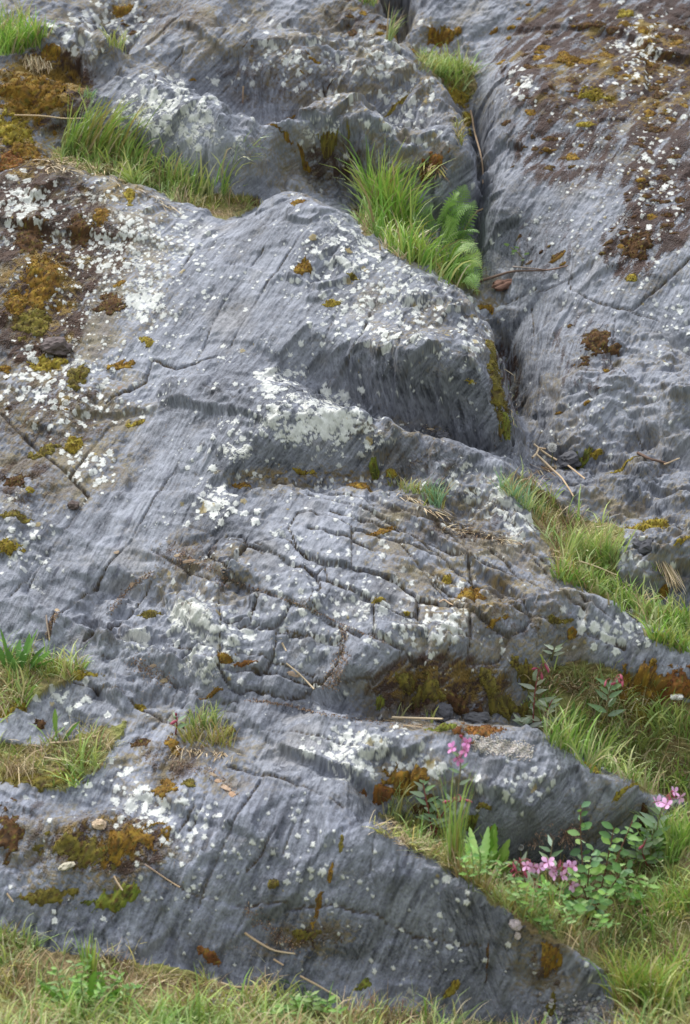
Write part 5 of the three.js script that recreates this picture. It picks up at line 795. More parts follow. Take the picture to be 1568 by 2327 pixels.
T({ at: [[835, 500], [880, 540], [930, 570]], n: 420, h: [110, 215], w: 3.3, col: 'bright', lean: [-.02, 1], spread: .3, droop: .55, jx: 12, jy: 12, label: 'large lush grass tuft in the cleft beside the fern' });
T({ at: [[890, 565], [970, 605], [1040, 645]], n: 420, h: [50, 130], w: 3, col: 'bright', mix: ['yellow', .12], lean: [.12, 1], spread: .5, droop: .8, jx: 8, jy: 9, label: 'lower lush grass around the fern' });
T({ at: [[870, 560], [930, 590]], n: 70, h: [25, 60], w: 2.6, col: 'straw', straw: 1, lean: [.1, .5], spread: .6, name: 'dry_grass', cat: 'dry grass', label: 'withered blades at the foot of the large lush tuft' });
T({ at: [[960, 370], [1000, 380]], n: 70, h: [25, 60], w: 2, col: 'brown', mix: ['yellow', .3], straw: 1, lean: [.1, -.5], hang: 1, lz: .6, spread: .5, name: 'dry_grass', cat: 'dry grass', label: 'orange withered grass above the fern' });
T({ at: [[890, 1105], [950, 1125]], n: 120, h: [18, 50], w: 2, col: 'soft', mix: ['yellow', .3], lean: [.1, 1], label: 'pale little tuft on the ledge of the jointed rock' });
T({ at: [[970, 1140], [1010, 1150]], n: 170, h: [25, 70], w: 2.4, col: 'blue', mix: ['yellow', .3], label: 'blue-green tuft with straw foot on the ledge of the jointed rock' });
T({ at: [[890, 1110], [1010, 1165]], n: 130, h: [20, 60], w: 1.6, col: 'straw', straw: 1, lean: [.3, -.2], hang: 1, lz: .6, spread: .5, name: 'dry_grass', cat: 'dry grass', label: 'straw spilling from the two small tufts of the jointed rock' });
T({ at: [[1000, 1200], [1100, 1215], [1180, 1235]], n: 240, h: [16, 44], w: 1.6, col: 'straw', straw: 1, mix: ['brown', .2], lean: [.4, .1], hang: 1, lz: .5, spread: .6, name: 'dry_grass', cat: 'dry grass', label: 'pale straw lying in the seam below the crusted boulder' });
T({ at: [[1140, 1110], [1190, 1150], [1240, 1180]], n: 330, h: [22, 72], w: 2.2, col: 'soft', mix: ['blue', .3], spread: .5, jx: 12, jy: 10, label: 'green grass in the gully right of the crusted boulder' });
T({ at: [[1210, 1050], [1260, 1060]], n: 110, h: [30, 90], w: 2.2, col: 'straw', straw: 1, mix: ['brown', .3], lean: [.2, -.25], hang: 1, lz: .6, spread: .5, name: 'dry_grass', cat: 'dry grass', label: 'straw bunch below the dandelion clock' });
T({ at: [[1285, 1275], [1340, 1290], [1390, 1290]], n: 520, h: [50, 125], w: 2.2, col: 'soft', mix: ['bright', .25], lean: [.06, 1], spread: .28, jx: 12, jy: 12, label: 'tall soft pale green grass beside the small outcrop' });
T({ at: [[1265, 1310], [1330, 1335], [1400, 1350]], n: 320, h: [25, 80], w: 2.2, col: 'bright', mix: ['yellow', .3], spread: .5, jx: 12, jy: 10, label: 'short bright grass at the foot of the tall soft grass' });
T({ at: [[1255, 1250], [1290, 1300]], n: 80, h: [25, 50], w: 2, col: 'straw', straw: 1, lean: [.3, .1], hang: 1, lz: .5, spread: .6, name: 'dry_grass', cat: 'dry grass', label: 'straw wisp left of the tall soft grass' });
T({ at: [[1400, 1370], [1470, 1400], [1568, 1440]], n: 480, h: [30, 95], w: 2.6, col: 'bright', mix: ['soft', .4], lean: [-.05, 1], spread: .42, jx: 14, jy: 14, label: 'bright green grass along the crest below the small outcrop' });
T({ at: [[1480, 1450], [1570, 1490]], n: 240, h: [25, 80], w: 2.6, col: 'bright', mix: ['yellow', .3], spread: .5, jx: 14, label: 'grass wedge at the right end of the crest' });
T({ at: [[1490, 1300], [1540, 1320]], n: 90, h: [15, 44], w: 1.8, col: 'green', mix: ['straw', .4], spread: .5, label: 'sparse grass on the small outcrop' });
T({ at: [[1500, 1270], [1530, 1300]], n: 60, h: [30, 70], w: 1.8, col: 'straw', straw: 1, lean: [.25, -.8], hang: 1, lz: .5, spread: .2, name: 'dry_grass', cat: 'dry grass', label: 'withered blades hanging over the small outcrop' });
T({ at: [[420, 1680], [470, 1690], [530, 1690]], n: 260, h: [20, 70], w: 2, col: 'yellow', mix: ['straw', .3], lean: [0, 1], spread: .5, jy: 10, label: 'small straw and green tuft on the lower crack' });
T({ at: [[430, 1660], [500, 1655]], n: 110, h: [40, 90], w: 2.2, col: 'soft', mix: ['green', .4], lean: [.08, 1], spread: .25, label: 'taller green blades of the small tuft on the lower crack' });
T({ at: [[400, 1695], [530, 1710]], n: 170, h: [16, 48], w: 1.5, col: 'straw', straw: 1, lean: [.2, -.2], hang: 1, lz: .6, spread: .7, name: 'dry_grass', cat: 'dry grass', label: 'straw skirt of the small tuft on the lower crack' });
T({ at: [[903, 1628], [915, 1630]], n: 14, h: [40, 78], w: 4, col: 'soft', lean: [.1, 1], spread: .28, droop: .2, label: 'short green sprout on the ledge below the mossy overhang' });
T({ at: [[968, 1634], [980, 1636]], n: 12, h: [25, 50], w: 3.4, col: 'green', mix: ['yellow', .4], lean: [.1, 1], spread: .28, droop: .2, label: 'smaller sprout right of the short green sprout' });
T({ at: [[840, 1640], [920, 1640], [1010, 1640]], n: 150, h: [20, 60], w: 1.5, col: 'straw', straw: 1, lean: [.9, 0], hang: 1, lz: .3, spread: .35, name: 'dry_grass', cat: 'dry grass', label: 'straw lying along the ledge below the mossy overhang' });
T({ at: [[1230, 1560], [1300, 1570], [1400, 1600]], n: 380, h: [30, 85], w: 1.7, col: 'straw', straw: 1, mix: ['brown', .15], lean: [.05, .6], spread: .7, jx: 16, jy: 16, droop: .9, name: 'dry_grass', cat: 'dry grass', label: 'tangled withered grass behind the red-stemmed willowherb' });
T({ at: [[1300, 1560], [1360, 1570], [1420, 1580]], n: 240, h: [30, 90], w: 2, col: 'soft', mix: ['yellow', .4], spread: .45, jx: 14, jy: 12, label: 'pale green grass between the withered tangle and the golden moss bank' });
T({ at: [[1250, 1680], [1310, 1710], [1370, 1740]], n: 380, h: [60, 135], w: 2.8, col: 'bright', mix: ['soft', .4], lean: [.08, 1], spread: .35, jx: 14, jy: 12, label: 'tall grass above the crest of the rounded rock end' });
T({ at: [[1340, 1740], [1420, 1720], [1500, 1700]], n: 420, h: [50, 130], w: 2.8, col: 'soft', mix: ['green', .4], lean: [.25, 1], spread: .5, jx: 16, jy: 16, droop: .8, label: 'wide arching grass below the golden moss bank' });
T({ at: [[1400, 1740], [1480, 1790], [1570, 1800]], n: 420, h: [35, 110], w: 2.4, col: 'green', mix: ['straw', .35], spread: .6, jx: 16, jy: 16, droop: .9, label: 'straw-mixed grass behind the right-hand pink flowers' });
T({ at: [[1500, 1660], [1570, 1680]], n: 260, h: [50, 110], w: 2.6, col: 'green', mix: ['soft', .4], lean: [-.2, 1], spread: .5, jx: 14, jy: 14, label: 'dark grass under the rust coloured moss bank' });
T({ at: [[850, 1880], [910, 1910], [960, 1940]], n: 240, h: [20, 70], w: 1.8, col: 'straw', straw: 1, mix: ['yellow', .3], lean: [.2, .3], spread: .7, jy: 12, name: 'dry_grass', cat: 'dry grass', label: 'straw tangle on the crest of the lowest slab' });
T({ at: [[870, 1860], [930, 1880], [1000, 1930]], n: 130, h: [40, 120], w: 2, col: 'soft', mix: ['yellow', .4], lean: [.06, 1], spread: .3, label: 'thin green blades over the brown shaggy moss' });
T({ at: [[1020, 1960], [1045, 1985]], n: 90, h: [90, 260], w: 2.4, col: 'bright', mix: ['yellow', .3], lean: [.04, 1], spread: .12, droop: .15, label: 'tall upright stems beside the dock leaves' });
T({ at: [[1020, 1975], [1070, 2010], [1110, 2040]], n: 190, h: [30, 90], w: 2.4, col: 'yellow', mix: ['straw', .35], lean: [-.1, 1], spread: .5, label: 'yellow-green grass at the foot of the dock leaves' });
T({ at: [[1130, 2050], [1220, 2090], [1330, 2130]], n: 560, h: [25, 85], w: 2.4, col: 'soft', mix: ['yellow', .3], spread: .5, jx: 18, jy: 16, label: 'fresh grass in front of the pink willowherb cluster' });
T({ at: [[1240, 2080], [1290, 2090]], n: 150, h: [60, 130], w: 3, col: 'yellow', mix: ['bright', .5], spread: .25, label: 'yellow-green upright tuft below the pink willowherb cluster' });
T({ at: [[1460, 1930], [1520, 1950], [1570, 1930]], n: 380, h: [50, 150], w: 3, col: 'bright', mix: ['soft', .4], lean: [.05, 1], spread: .35, jx: 16, jy: 16, label: 'bright grass around the right-hand pink flowers' });
T({ at: [[1400, 2040], [1480, 2060], [1570, 2080]], n: 420, h: [25, 80], w: 2, col: 'straw', straw: 1, mix: ['yellow', .25], lean: [.1, .4], spread: .7, jx: 20, jy: 20, droop: .9, name: 'dry_grass', cat: 'dry grass', label: 'matted withered grass right of the leafy shrub' });
T({ at: [[1480, 2100], [1570, 2060]], n: 240, h: [40, 100], w: 2.6, col: 'bright', mix: ['yellow', .3], spread: .45, jx: 18, jy: 20, label: 'green grass growing through the matted withered grass' });
T({ at: [[1400, 2290], [1460, 2300], [1520, 2300]], n: 560, h: [90, 190], w: 2.6, col: 'yellow', mix: ['bright', .45], lean: [.02, 1], spread: .32, jx: 14, jy: 14, label: 'big yellowish green tuft at the right foot of the lowest slab' });
T({ at: [[1420, 2310], [1510, 2315]], n: 120, h: [20, 70], w: 2, col: 'straw', straw: 1, spread: .6, name: 'dry_grass', cat: 'dry grass', label: 'straw foot of the big yellowish green tuft' });
T({ at: [[1520, 2200], [1570, 2260]], n: 220, h: [50, 120], w: 2.8, col: 'bright', mix: ['straw', .25], spread: .4, jx: 16, jy: 30, label: 'grass right of the big yellowish green tuft' });
T({ at: [[800, 2330], [900, 2325], [960, 2330]], n: 190, h: [30, 110], w: 2.2, col: 'soft', mix: ['pink', .25], lean: [.12, 1], spread: .35, label: 'thin reddish green grass at the foot of the lowest slab' });
T({ at: [[0, 2190], [80, 2230], [140, 2250]], n: 280, h: [30, 100], w: 2.4, col: 'soft', mix: ['straw', .4], spread: .5, jy: 20, jx: 16, label: 'mixed grass left of the leafy weed clump' });
T({ at: [[196, 2225], [214, 2228]], n: 36, h: [70, 135], w: 3.6, col: 'bright', lean: [0, 1], spread: .14, droop: .15, label: 'narrow upright green blades behind the leafy weed clump' });
T({ at: [[0, 2140], [40, 2150]], n: 70, h: [30, 80], w: 2, col: 'green', mix: ['straw', .5], spread: .4, label: 'dry mixed grass where the lowest slab meets the left bank' });
T({ at: [[300, 2230], [400, 2230], [520, 2270]], n: 330, h: [20, 60], w: 1.7, col: 'straw', straw: 1, mix: ['yellow', .35], lean: [.3, .4], spread: .7, jx: 18, jy: 14, name: 'dry_grass', cat: 'dry grass', label: 'withered grass right of the leafy weed clump' });
T({ at: [[0, 1545], [60, 1550], [150, 1525]], n: 190, h: [20, 50], w: 1.8, col: 'soft', mix: ['yellow', .5], spread: .5, jy: 10, label: 'short grass under the broad-leaved clump' });
T({ at: [[0, 1720], [110, 1725], [230, 1700]], n: 380, h: [12, 36], w: 1.6, col: 'yellow', mix: ['soft', .5], spread: .7, jy: 22, jx: 18, label: 'short yellowish grass on the left grassy ledge' });
T({ at: [[0, 1700], [120, 1710], [200, 1690]], n: 110, h: [20, 60], w: 1.4, col: 'straw', straw: 1, lean: [.6, .1], hang: 1, lz: .4, spread: .5, jy: 22, name: 'dry_grass', cat: 'dry grass', label: 'straw scattered on the left grassy ledge' });
T({ at: [[960, 975], [1010, 985]], n: 60, h: [12, 34], w: 1.5, col: 'straw', straw: 1, mix: ['brown', .4], lean: [.1, .3], spread: .8, name: 'dry_grass', cat: 'dry grass', label: 'dried little tuft at the base of the dark smooth face' });
T({ at: [[1150, 800], [1165, 900], [1172, 960]], n: 90, h: [14, 40], w: 1.5, col: 'soft', mix: ['straw', .5], lean: [.1, -.5], hang: 1, lz: .5, spread: .4, label: 'thin pale grass hanging in the cleft beside the dark smooth face' });
T({ at: [[190, 215], [215, 225]], n: 60, h: [12, 30], w: 1.8, col: 'green', mix: ['blue', .4], spread: .5, label: 'dark little tuft below the upper left rock' });

T({ at: [[170, 355], [250, 372], [300, 390]], n: 48, h: [110, 210], w: 3, col: 'green', mix: ['yellow', .3], lean: [.3, 1], spread: .28, droop: .9, label: 'long loose blades standing over the tall tuft of the straw mat' });
T({ at: [[845, 510], [900, 555]], n: 40, h: [150, 250], w: 3.2, col: 'bright', mix: ['yellow', .3], lean: [0, 1], spread: .3, droop: .6, label: 'longest loose blades of the large lush tuft' });
T({ at: [[1180, 2075], [1330, 2120], [1500, 2080]], n: 70, h: [80, 170], w: 1.5, col: 'yellow', mix: ['straw', .45], lean: [.05, 1], spread: .22, droop: .35, jx: 20, jy: 24, label: 'thin tall stems scattered between the shrub and the willowherb' });
T({ at: [[1240, 1690], [1400, 1720], [1550, 1740]], n: 80, h: [90, 180], w: 1.5, col: 'yellow', mix: ['straw', .5], lean: [.08, 1], spread: .28, droop: .4, jx: 20, jy: 24, label: 'thin tall stems scattered over the right-hand bank' });
T({ at: [[20, 2240], [250, 2300], [560, 2310]], n: 80, h: [50, 130], w: 1.5, col: 'straw', straw: 1, lean: [.1, 1], spread: .4, droop: .5, jx: 20, jy: 20, name: 'dry_grass', cat: 'dry grass', label: 'thin dry stems scattered along the bottom left bank' });
// fine ground grass on all soil: uncountable
{ const mk = (n, len, w0, w1, bend) => { const g = new Geo(); for (let k = 0; k < n; k++) { const c = rr(.75, 1.1); blade(g, V3(gauss() * .014, 0, gauss() * .014), V3(gauss() * .7, 1, gauss() * .7), rr(len * .35, len), rr(w0, w1), rr(.2, bend), [c, c, c], 4); } return g; };
  const spots = []; for (let j = 0; j < NV; j += 1) for (let i = 0; i < NU; i += 1) if (SOILM[j * NU + i] && rnd() < .05 * clamp(.9 + 1.6 * fbm((U0 + i * CELL) * 6, (V0 + j * CELL) * 6, 2), .15, 1.6)) spots.push([U0 + i * CELL, V0 + j * CELL]);
  const kinds = [['ground_grass', mk(7, .105, .0014, .0034, 1.1), leafMat.clone(), 'short green ground grass covering the soil banks', 'grass', [...COL.soft, ...COL.soft, COL.yellow[1], ...COL.bright, ...COL.green]], ['withered_ground_grass', mk(8, .085, .0009, .0019, 1.8), strawMat.clone(), 'short withered grass and straw covering the soil banks', 'dry grass', [...COL.straw, ...COL.straw, COL.brown[1], COL.yellow[2]]]];
  kinds.forEach(([name, g, mat, label, cat, cols], q) => { mat.vertexColors = true;
    const mine = spots.filter(([u, v]) => (clamp(.5 + 1.3 * fbm(u * 5 + 30, v * 5, 2) + (u > .15 && v > .2 ? .16 : .0)) > rnd()) === (q === 0)), geo = new THREE.BufferGeometry(); geo.setAttribute('position', new THREE.Float32BufferAttribute(g.p, 3)); geo.setAttribute('color', new THREE.Float32BufferAttribute(g.c, 3)); geo.setIndex(g.i); geo.computeVertexNormals();
    const I = new THREE.InstancedMesh(geo, mat, mine.length), mtx = new THREE.Matrix4(), qt = new THREE.Quaternion(), p = V3(), sc = V3(), c = new THREE.Color(); mine.forEach(([u, v], k) => { toWorld(u + gauss() * .004, v + gauss() * .004, hAt(u, v) - .003, p); qt.setFromAxisAngle(V3(0, 1, 0), rnd() * 6.28); const s = rr(.4, 1.2) * clamp(.9 + .9 * noise(u * 9, v * 9 + 4), .4, 1.5); sc.set(s, s * rr(.6, 1.2), s); I.setMatrixAt(k, mtx.compose(p, qt, sc)); I.setColorAt(k, c.setRGB(...vary(pick(cols), .22))); });
    I.name = name; shadow(I); scene.add(I); tag(I, label, cat, null, 'stuff'); });
}
console.log('grass built');

// ---------------------------------------------------------------- broad-leaved plants, fern, flowers
function clump(name, label, cat, root, leaves, o) { // leaves: [tip pixel x, y, width in pixels]
  const base = hit(root[0], root[1]).p, G = plant(name, label, cat, base), m = mpp(base);
  for (const [x, y, w, dx = 0] of leaves) { const r = hit(root[0] + dx, root[1] + gauss() * 5).p, tip = atZ(x, y, base.z + .03 + gauss() * .03), d = tip.clone().sub(r), L = d.length(); d.y += L * .18; leaf(G, base, r, d, L * 1.04, w * .78 * m, vary(pick(o.cols), .12), { bend: o.bend ?? .25, peak: o.peak ?? .6, fold: o.fold ?? .38, lobe: o.lobe, tip: o.tip ?? .55, n: 17, side: V3(1, gauss() * .3, gauss() * .9) }); }
  return G;
}
function weed(name, label, root, tips, n, len) {
  const base = hit(root[0], root[1]).p, G = plant(name, label, 'weed', base), m = mpp(base);
  for (const [x, y] of tips) { const tip = atZ(x, y, base.z + rr(-.02, .12)), r0 = hit(lerp(root[0], x, .5), root[1] + gauss() * 8).p, cv = new THREE.QuadraticBezierCurve3(r0, r0.clone().lerp(tip, .5).add(V3(gauss() * .02, .025, .01)), tip), P = cv.getPoints(8), g = new Geo(); g.tube(P, P.map((_, i) => m * lerp(1.6, .7, i / 8)), [.2, .26, .08], [.26, .34, .1], 4); g.build('stem', leafMat, G, base);
    for (let k = 0; k < n; k++) { const f = lerp(.25, 1, (k + .5) / n), p = cv.getPoint(f), an = k * 2.4 + rnd(), L = len * m * rr(.6, 1.2); const d = V3(Math.cos(an), .4 + gauss() * .3, Math.sin(an) * .8 + .25); leaf(G, base, p, d, L, L * rr(.28, .46), vary(pick([[.2, .42, .07], [.28, .5, .1], [.15, .32, .07], [.32, .46, .16]]), .15), { peak: .5, tip: .6, bend: .5, fold: .25, lobe: .25, n: 7, side: d.clone().cross(V3(gauss() * .7, .6 + gauss() * .3, .75)) }); } }
  return G;
}
clump('dock_plant', 'clump of upright light green wavy dock leaves beside pink willowherb', 'plant', [1105, 2000], [[1075, 1885, 30, -20], [1100, 1880, 34, -8], [1128, 1868, 36, 2], [1160, 1905, 32, 10], [1165, 1935, 24, 16], [1090, 1930, 26, -14], [1060, 1920, 24, -22], [1140, 1940, 28, 12], [1120, 1915, 34, 6], [1080, 1960, 22, -18], [1050, 1945, 22, -24], [1145, 1890, 28, 6], [1112, 1895, 26, 0], [1172, 1960, 22, 18], [1068, 1905, 24, -16], [1135, 1960, 30, 8]], { cols: [[.25, .45, .08], [.32, .52, .11], [.19, .37, .06]], lobe: .16 });
clump('broad_leaved_plant', 'leafy green clump with reddish shoots on the upper left ledge', 'plant', [50, 1520], [[10, 1428, 22, -30], [40, 1455, 24, -10], [70, 1440, 20, 0], [78, 1430, 14, 4], [100, 1470, 22, 14], [118, 1480, 20, 20], [125, 1500, 18, 24], [20, 1475, 24, -22], [55, 1480, 24, 0], [0, 1470, 22, -40], [85, 1490, 22, 14], [30, 1495, 20, -16], [112, 1512, 16, 24]], { cols: [[.14, .32, .05], [.1, .24, .05], [.22, .44, .12]], lobe: .2 });
clump('seedling', 'three-leaved green seedling on the left slab above the grassy ledge', 'plant', [140, 1682], [[116, 1612, 18, -10], [180, 1640, 14, 6], [165, 1665, 11, 4]], { cols: [[.18, .34, .06]], lobe: .04, peak: .65 });
clump('sorrel_plant', 'low leafy weed clump in the bottom left grass', 'plant', [190, 2285], [[90, 2215, 40, -50], [120, 2235, 44, -40], [160, 2205, 30, -20], [215, 2190, 30, 10], [250, 2210, 36, 30], [290, 2225, 34, 40], [300, 2250, 36, 50], [270, 2265, 40, 40], [230, 2235, 40, 20], [180, 2245, 40, -10], [140, 2265, 40, -40], [210, 2270, 44, 10], [100, 2265, 32, -50], [245, 2290, 40, 30]], { cols: [[.2, .42, .06], [.26, .48, .08], [.16, .34, .05]], lobe: .4, bend: .5 });
weed('feathery_weed', 'soft feathery bright green weed in the bottom left grass', [190, 2300], [[90, 2230], [130, 2200], [165, 2185], [210, 2175], [240, 2200], [275, 2215], [310, 2240], [180, 2230], [230, 2250], [130, 2260], [280, 2280]], 13, 22);
weed('feathery_weed', 'soft feathery green weed beside the dock leaves', [1090, 2020], [[1060, 1900], [1085, 1925], [1120, 1935], [1150, 1960], [1040, 1950]], 12, 20);
weed('feathery_weed', 'mixed small-leaved greenery below the shrub', [1300, 2130], [[1180, 2060], [1220, 2040], [1270, 2060], [1320, 2050], [1370, 2080], [1240, 2090], [1400, 2100], [1160, 2030]], 14, 22);
weed('feathery_weed', 'fresh greenery around the stems of the pink willowherb cluster', [1220, 2070], [[1165, 1990], [1190, 2010], [1215, 2030], [1240, 2010], [1265, 2030], [1150, 2020], [1290, 2040]], 13, 24);
weed('feathery_weed', 'bushy greenery right of the shrub', [1430, 2080], [[1400, 1960], [1440, 1985], [1475, 2000], [1420, 2010], [1460, 2040], [1390, 2010]], 13, 28);
weed('feathery_weed', 'low green weed at the bottom middle beside the leafy weed', [700, 2320], [[640, 2290], [670, 2270], [705, 2262], [745, 2275], [770, 2300], [610, 2305]], 11, 22);
weed('feathery_weed', 'small-leaved greenery over the edge of the dark rock end', [1460, 1990], [[1440, 1890], [1470, 1880], [1500, 1900], [1530, 1920], [1420, 1930], [1550, 1880]], 13, 24);
clump('leafy_weed', 'small bright leafy weed at the bottom middle', 'plant', [690, 2300], [[640, 2270, 30, -30], [665, 2255, 30, -16], [700, 2250, 30, 4], [730, 2262, 30, 20], [752, 2275, 26, 34], [690, 2280, 34, 0], [720, 2285, 30, 16], [660, 2285, 30, -20]], { cols: [[.15, .33, .05], [.2, .38, .07]], lobe: .1, bend: .8 });
clump('plantain_leaf_plant', 'single upright green leaves in the grass beside the red-stemmed willowherb', 'plant', [1305, 1660], [[1300, 1592, 16, -4], [1318, 1610, 14, 6], [1330, 1620, 12, 12]], { cols: [[.17, .32, .07]], peak: .5 });
clump('broad_leaf_sprout', 'two-leaved sprout on the shoulder above the tall soft grass', 'plant', [1265, 1322], [[1250, 1292, 10, -4], [1285, 1300, 12, 6]], { cols: [[.2, .34, .08]] });
clump('narrow_leaf_plant', 'flat dark green leaves beside the curved stalk at the foot of the slab', 'plant', [660, 2238], [[620, 2222, 10], [690, 2208, 12], [705, 2228, 12], [640, 2212, 9]], { cols: [[.1, .24, .05], [.13, .28, .07]], bend: .6 });
{ // wall sprig
  const base = hit(1185, 605).p, G = plant('sprig', 'little round-leaved sprig growing on the right wall above the stick', 'plant', base), m = mpp(base), pts = [base, atZ(1190, 590, base.z + .02), atZ(1178, 575, base.z + .035), atZ(1160, 562, base.z + .045)], g = new Geo(); g.tube(pts, m * 1.2, [.16, .14, .07], [.2, .2, .08], 5); g.build('stem', woodMat, G, base);
  for (const [x, y, w] of [[1153, 560, 14], [1165, 575, 14], [1178, 565, 12], [1192, 580, 13], [1180, 592, 12], [1158, 578, 11]]) { const a = atZ(x, y, base.z + .04 + gauss() * .01); leaf(G, base, a, V3(gauss(), .3, .4), w * 1.2 * m, w * m, vary([.2, .33, .1], .1), { peak: .5, tip: .5, bend: .3, n: 6 }); } }
{ // fern
  const base = hit(1010, 630).p, G = plant('fern', 'light green lacy fern spreading from the cleft beside the large lush grass tuft', 'fern', base), m = mpp(base);
  for (const [x0, y0, x, y, zz] of [[1000, 560, 1078, 470, .1], [1010, 580, 1090, 530, .14], [1000, 590, 1092, 580, .16], [1020, 610, 1098, 640, .12], [980, 570, 1040, 450, .1], [1030, 600, 1080, 455, .06], [1000, 600, 1040, 500, .2], [960, 570, 985, 470, .16], [1010, 620, 1060, 570, .2], [990, 600, 1000, 540, .22], [1040, 620, 1095, 610, .14], [1050, 640, 1085, 672, .1], [1010, 560, 1060, 420, .05], [950, 560, 940, 500, .18], [1000, 540, 1045, 440, .1]]) {
    const root = hit(x0, y0).p, tip = atZ(x, y, root.z + zz + gauss() * .02), ctl = root.clone().lerp(tip, .5).add(V3(gauss() * .02, .07, .05)), cv = new THREE.QuadraticBezierCurve3(root, ctl, tip), g = new Geo(), N = 20, c = vary(pick([[.3, .5, .1], [.38, .58, .14], [.26, .46, .1]]), .1), P = cv.getPoints(N); g.tube(P, P.map((_, i) => m * lerp(1.5, .4, i / N)), c, c, 4);
    const L = cv.getLength(), T = V3(), up = V3(gauss() * .7, .6 + gauss() * .4, .7).normalize();
    for (let k = 4; k < N; k++) { const f = k / N, p = P[k]; T.copy(P[Math.min(N, k + 1)]).sub(P[k - 1]).normalize(); const sd = T.clone().cross(up).normalize(), pl = L * .23 * rr(.8, 1.1) * Math.sin(Math.PI * Math.pow(lerp(.12, .98, f), .8)) * (1.1 - .4 * f);
      for (const s of [-1, 1]) { const d = sd.clone().multiplyScalar(s).addScaledVector(T, .45).normalize(), n2 = d.clone().cross(T).normalize(), q = 5, cross = d.clone().cross(n2).normalize(), pts = [], ws = []; for (let j = 0; j <= q; j++) { pts.push(p.clone().addScaledVector(d, pl * j / q).addScaledVector(V3(0, -1, 0), pl * .15 * (j / q) ** 2)); ws.push(pl * .03 + .0004); } g.strip(pts, ws, cross, c, c);
        for (let j = 1; j <= q; j++) for (const r of [-1, 1]) { const wl = pl * .26 * (1 - .75 * j / q), e = cross.clone().multiplyScalar(r).addScaledVector(d, .5).normalize(); g.strip([pts[j], pts[j].clone().addScaledVector(e, wl * .5), pts[j].clone().addScaledVector(e, wl)], [wl * .22, wl * .26, .0002], d, c, [c[0] * 1.1, c[1] * 1.1, c[2] * 1.1]); } } }
    g.build('frond', leafMat, G, base);
  } }
{ // leafy shrub seedling on the right
  const base = hit(1345, 2105).p, G = plant('leafy_shrub', 'dark green round-leaved shrub among pink willowherb at the lower right', 'shrub', base), m = mpp(base);
  for (const [tx, ty, zz, n] of [[1320, 1830, .05, 16], [1395, 1880, .08, 18], [1350, 1930, .14, 18], [1300, 1985, .16, 14], [1425, 1970, .12, 16], [1380, 2030, .2, 16], [1300, 2060, .2, 14], [1440, 1860, .02, 12], [1265, 2020, .1, 10]]) {
    const tip = atZ(tx, ty, base.z + zz), cv = new THREE.QuadraticBezierCurve3(base.clone(), base.clone().lerp(tip, .5).add(V3(gauss() * .02, .03, 0)), tip), P = cv.getPoints(10), g = new Geo(); g.tube(P, P.map((_, i) => m * lerp(2.4, 1, i / 10)), [.12, .06, .04], [.18, .08, .05], 5); g.build('stem', woodMat, G, base);
    for (let k = 0; k < n; k++) { const p = cv.getPoint(lerp(.3, 1, (k + .5) / n)), an = k * 2.4 + rnd(), L = rr(18, 34) * m; const d = V3(Math.cos(an), .35 + gauss() * .4, Math.sin(an) * .8 + .3); leaf(G, base, p, d, L, L * rr(.5, .68), vary(pick([[.12, .28, .06], [.17, .35, .07], [.27, .46, .09], [.12, .27, .1]]), .14), { peak: .5, tip: .5, bend: .5, fold: .25, lobe: .05, n: 7, side: d.clone().cross(V3(gauss() * .7, .6 + gauss() * .3, .75)) }); } } }
willowherb({ root: [1030, 1965], label: 'tall single willowherb with bright pink flowers standing before the low slab', stems: [{ p: [[1035, 1850], [1045, 1760], [1048, 1700]], leaves: 5, from: .55, leaf: 26, fl: [[1028, 1700], [1062, 1688, .9], [1040, 1725], [1058, 1708, .9]], bd: [[1066, 1680], [1052, 1676]] }] });
willowherb({ root: [985, 1900], label: 'grey-green leafy willowherb with red buds over the brown shaggy moss', stems: [{ p: [[975, 1850], [965, 1800], [960, 1770]], leaves: 12, leaf: 36, red: 1 }, { p: [[1000, 1860], [1020, 1830], [1035, 1815]], leaves: 9, leaf: 34, red: 1, bd: [[1030, 1812], [1045, 1806], [1022, 1820], [1052, 1816]] }, { p: [[995, 1850], [1000, 1830]], leaves: 8, leaf: 34, red: 1 }] });
willowherb({ root: [1215, 2060], label: 'cluster of willowherb with many pink flowers and buds before the dark rock end', tone: [.92, .55, .82], stems: [{ p: [[1195, 2010], [1185, 1975], [1180, 1955]], leaves: 9, leaf: 34, red: 1, fl: [[1210, 1970]], bd: [[1165, 1960], [1172, 1972], [1180, 1950], [1195, 1958], [1190, 1975], [1205, 1955]] }, { p: [[1240, 2000], [1250, 1950], [1257, 1905]], leaves: 8, leaf: 34 }, { p: [[1255, 2010], [1262, 1985], [1265, 1965]], leaves: 8, leaf: 34, fl: [[1245, 1960, 1.1], [1262, 1985], [1290, 1972, 1.1]], bd: [[1275, 1955], [1282, 1962]] }, { p: [[1215, 2000], [1228, 1975]], leaves: 7, leaf: 30, red: 1, fl: [[1225, 1972, .9], [1196, 1968, .8]], bd: [[1238, 1962], [1170, 1985], [1160, 1970]] }, { p: [[1285, 2000], [1298, 1980]], leaves: 7, leaf: 30, fl: [[1300, 1968], [1278, 1990, .9], [1255, 1975, .9]] }, { p: [[1270, 2030], [1290, 2015]], leaves: 6, leaf: 30, fl: [[1300, 2012]] }, { p: [[1200, 2030], [1215, 2010]], leaves: 8, leaf: 30, red: 1, bd: [[1222, 2005], [1228, 2015]] }] });
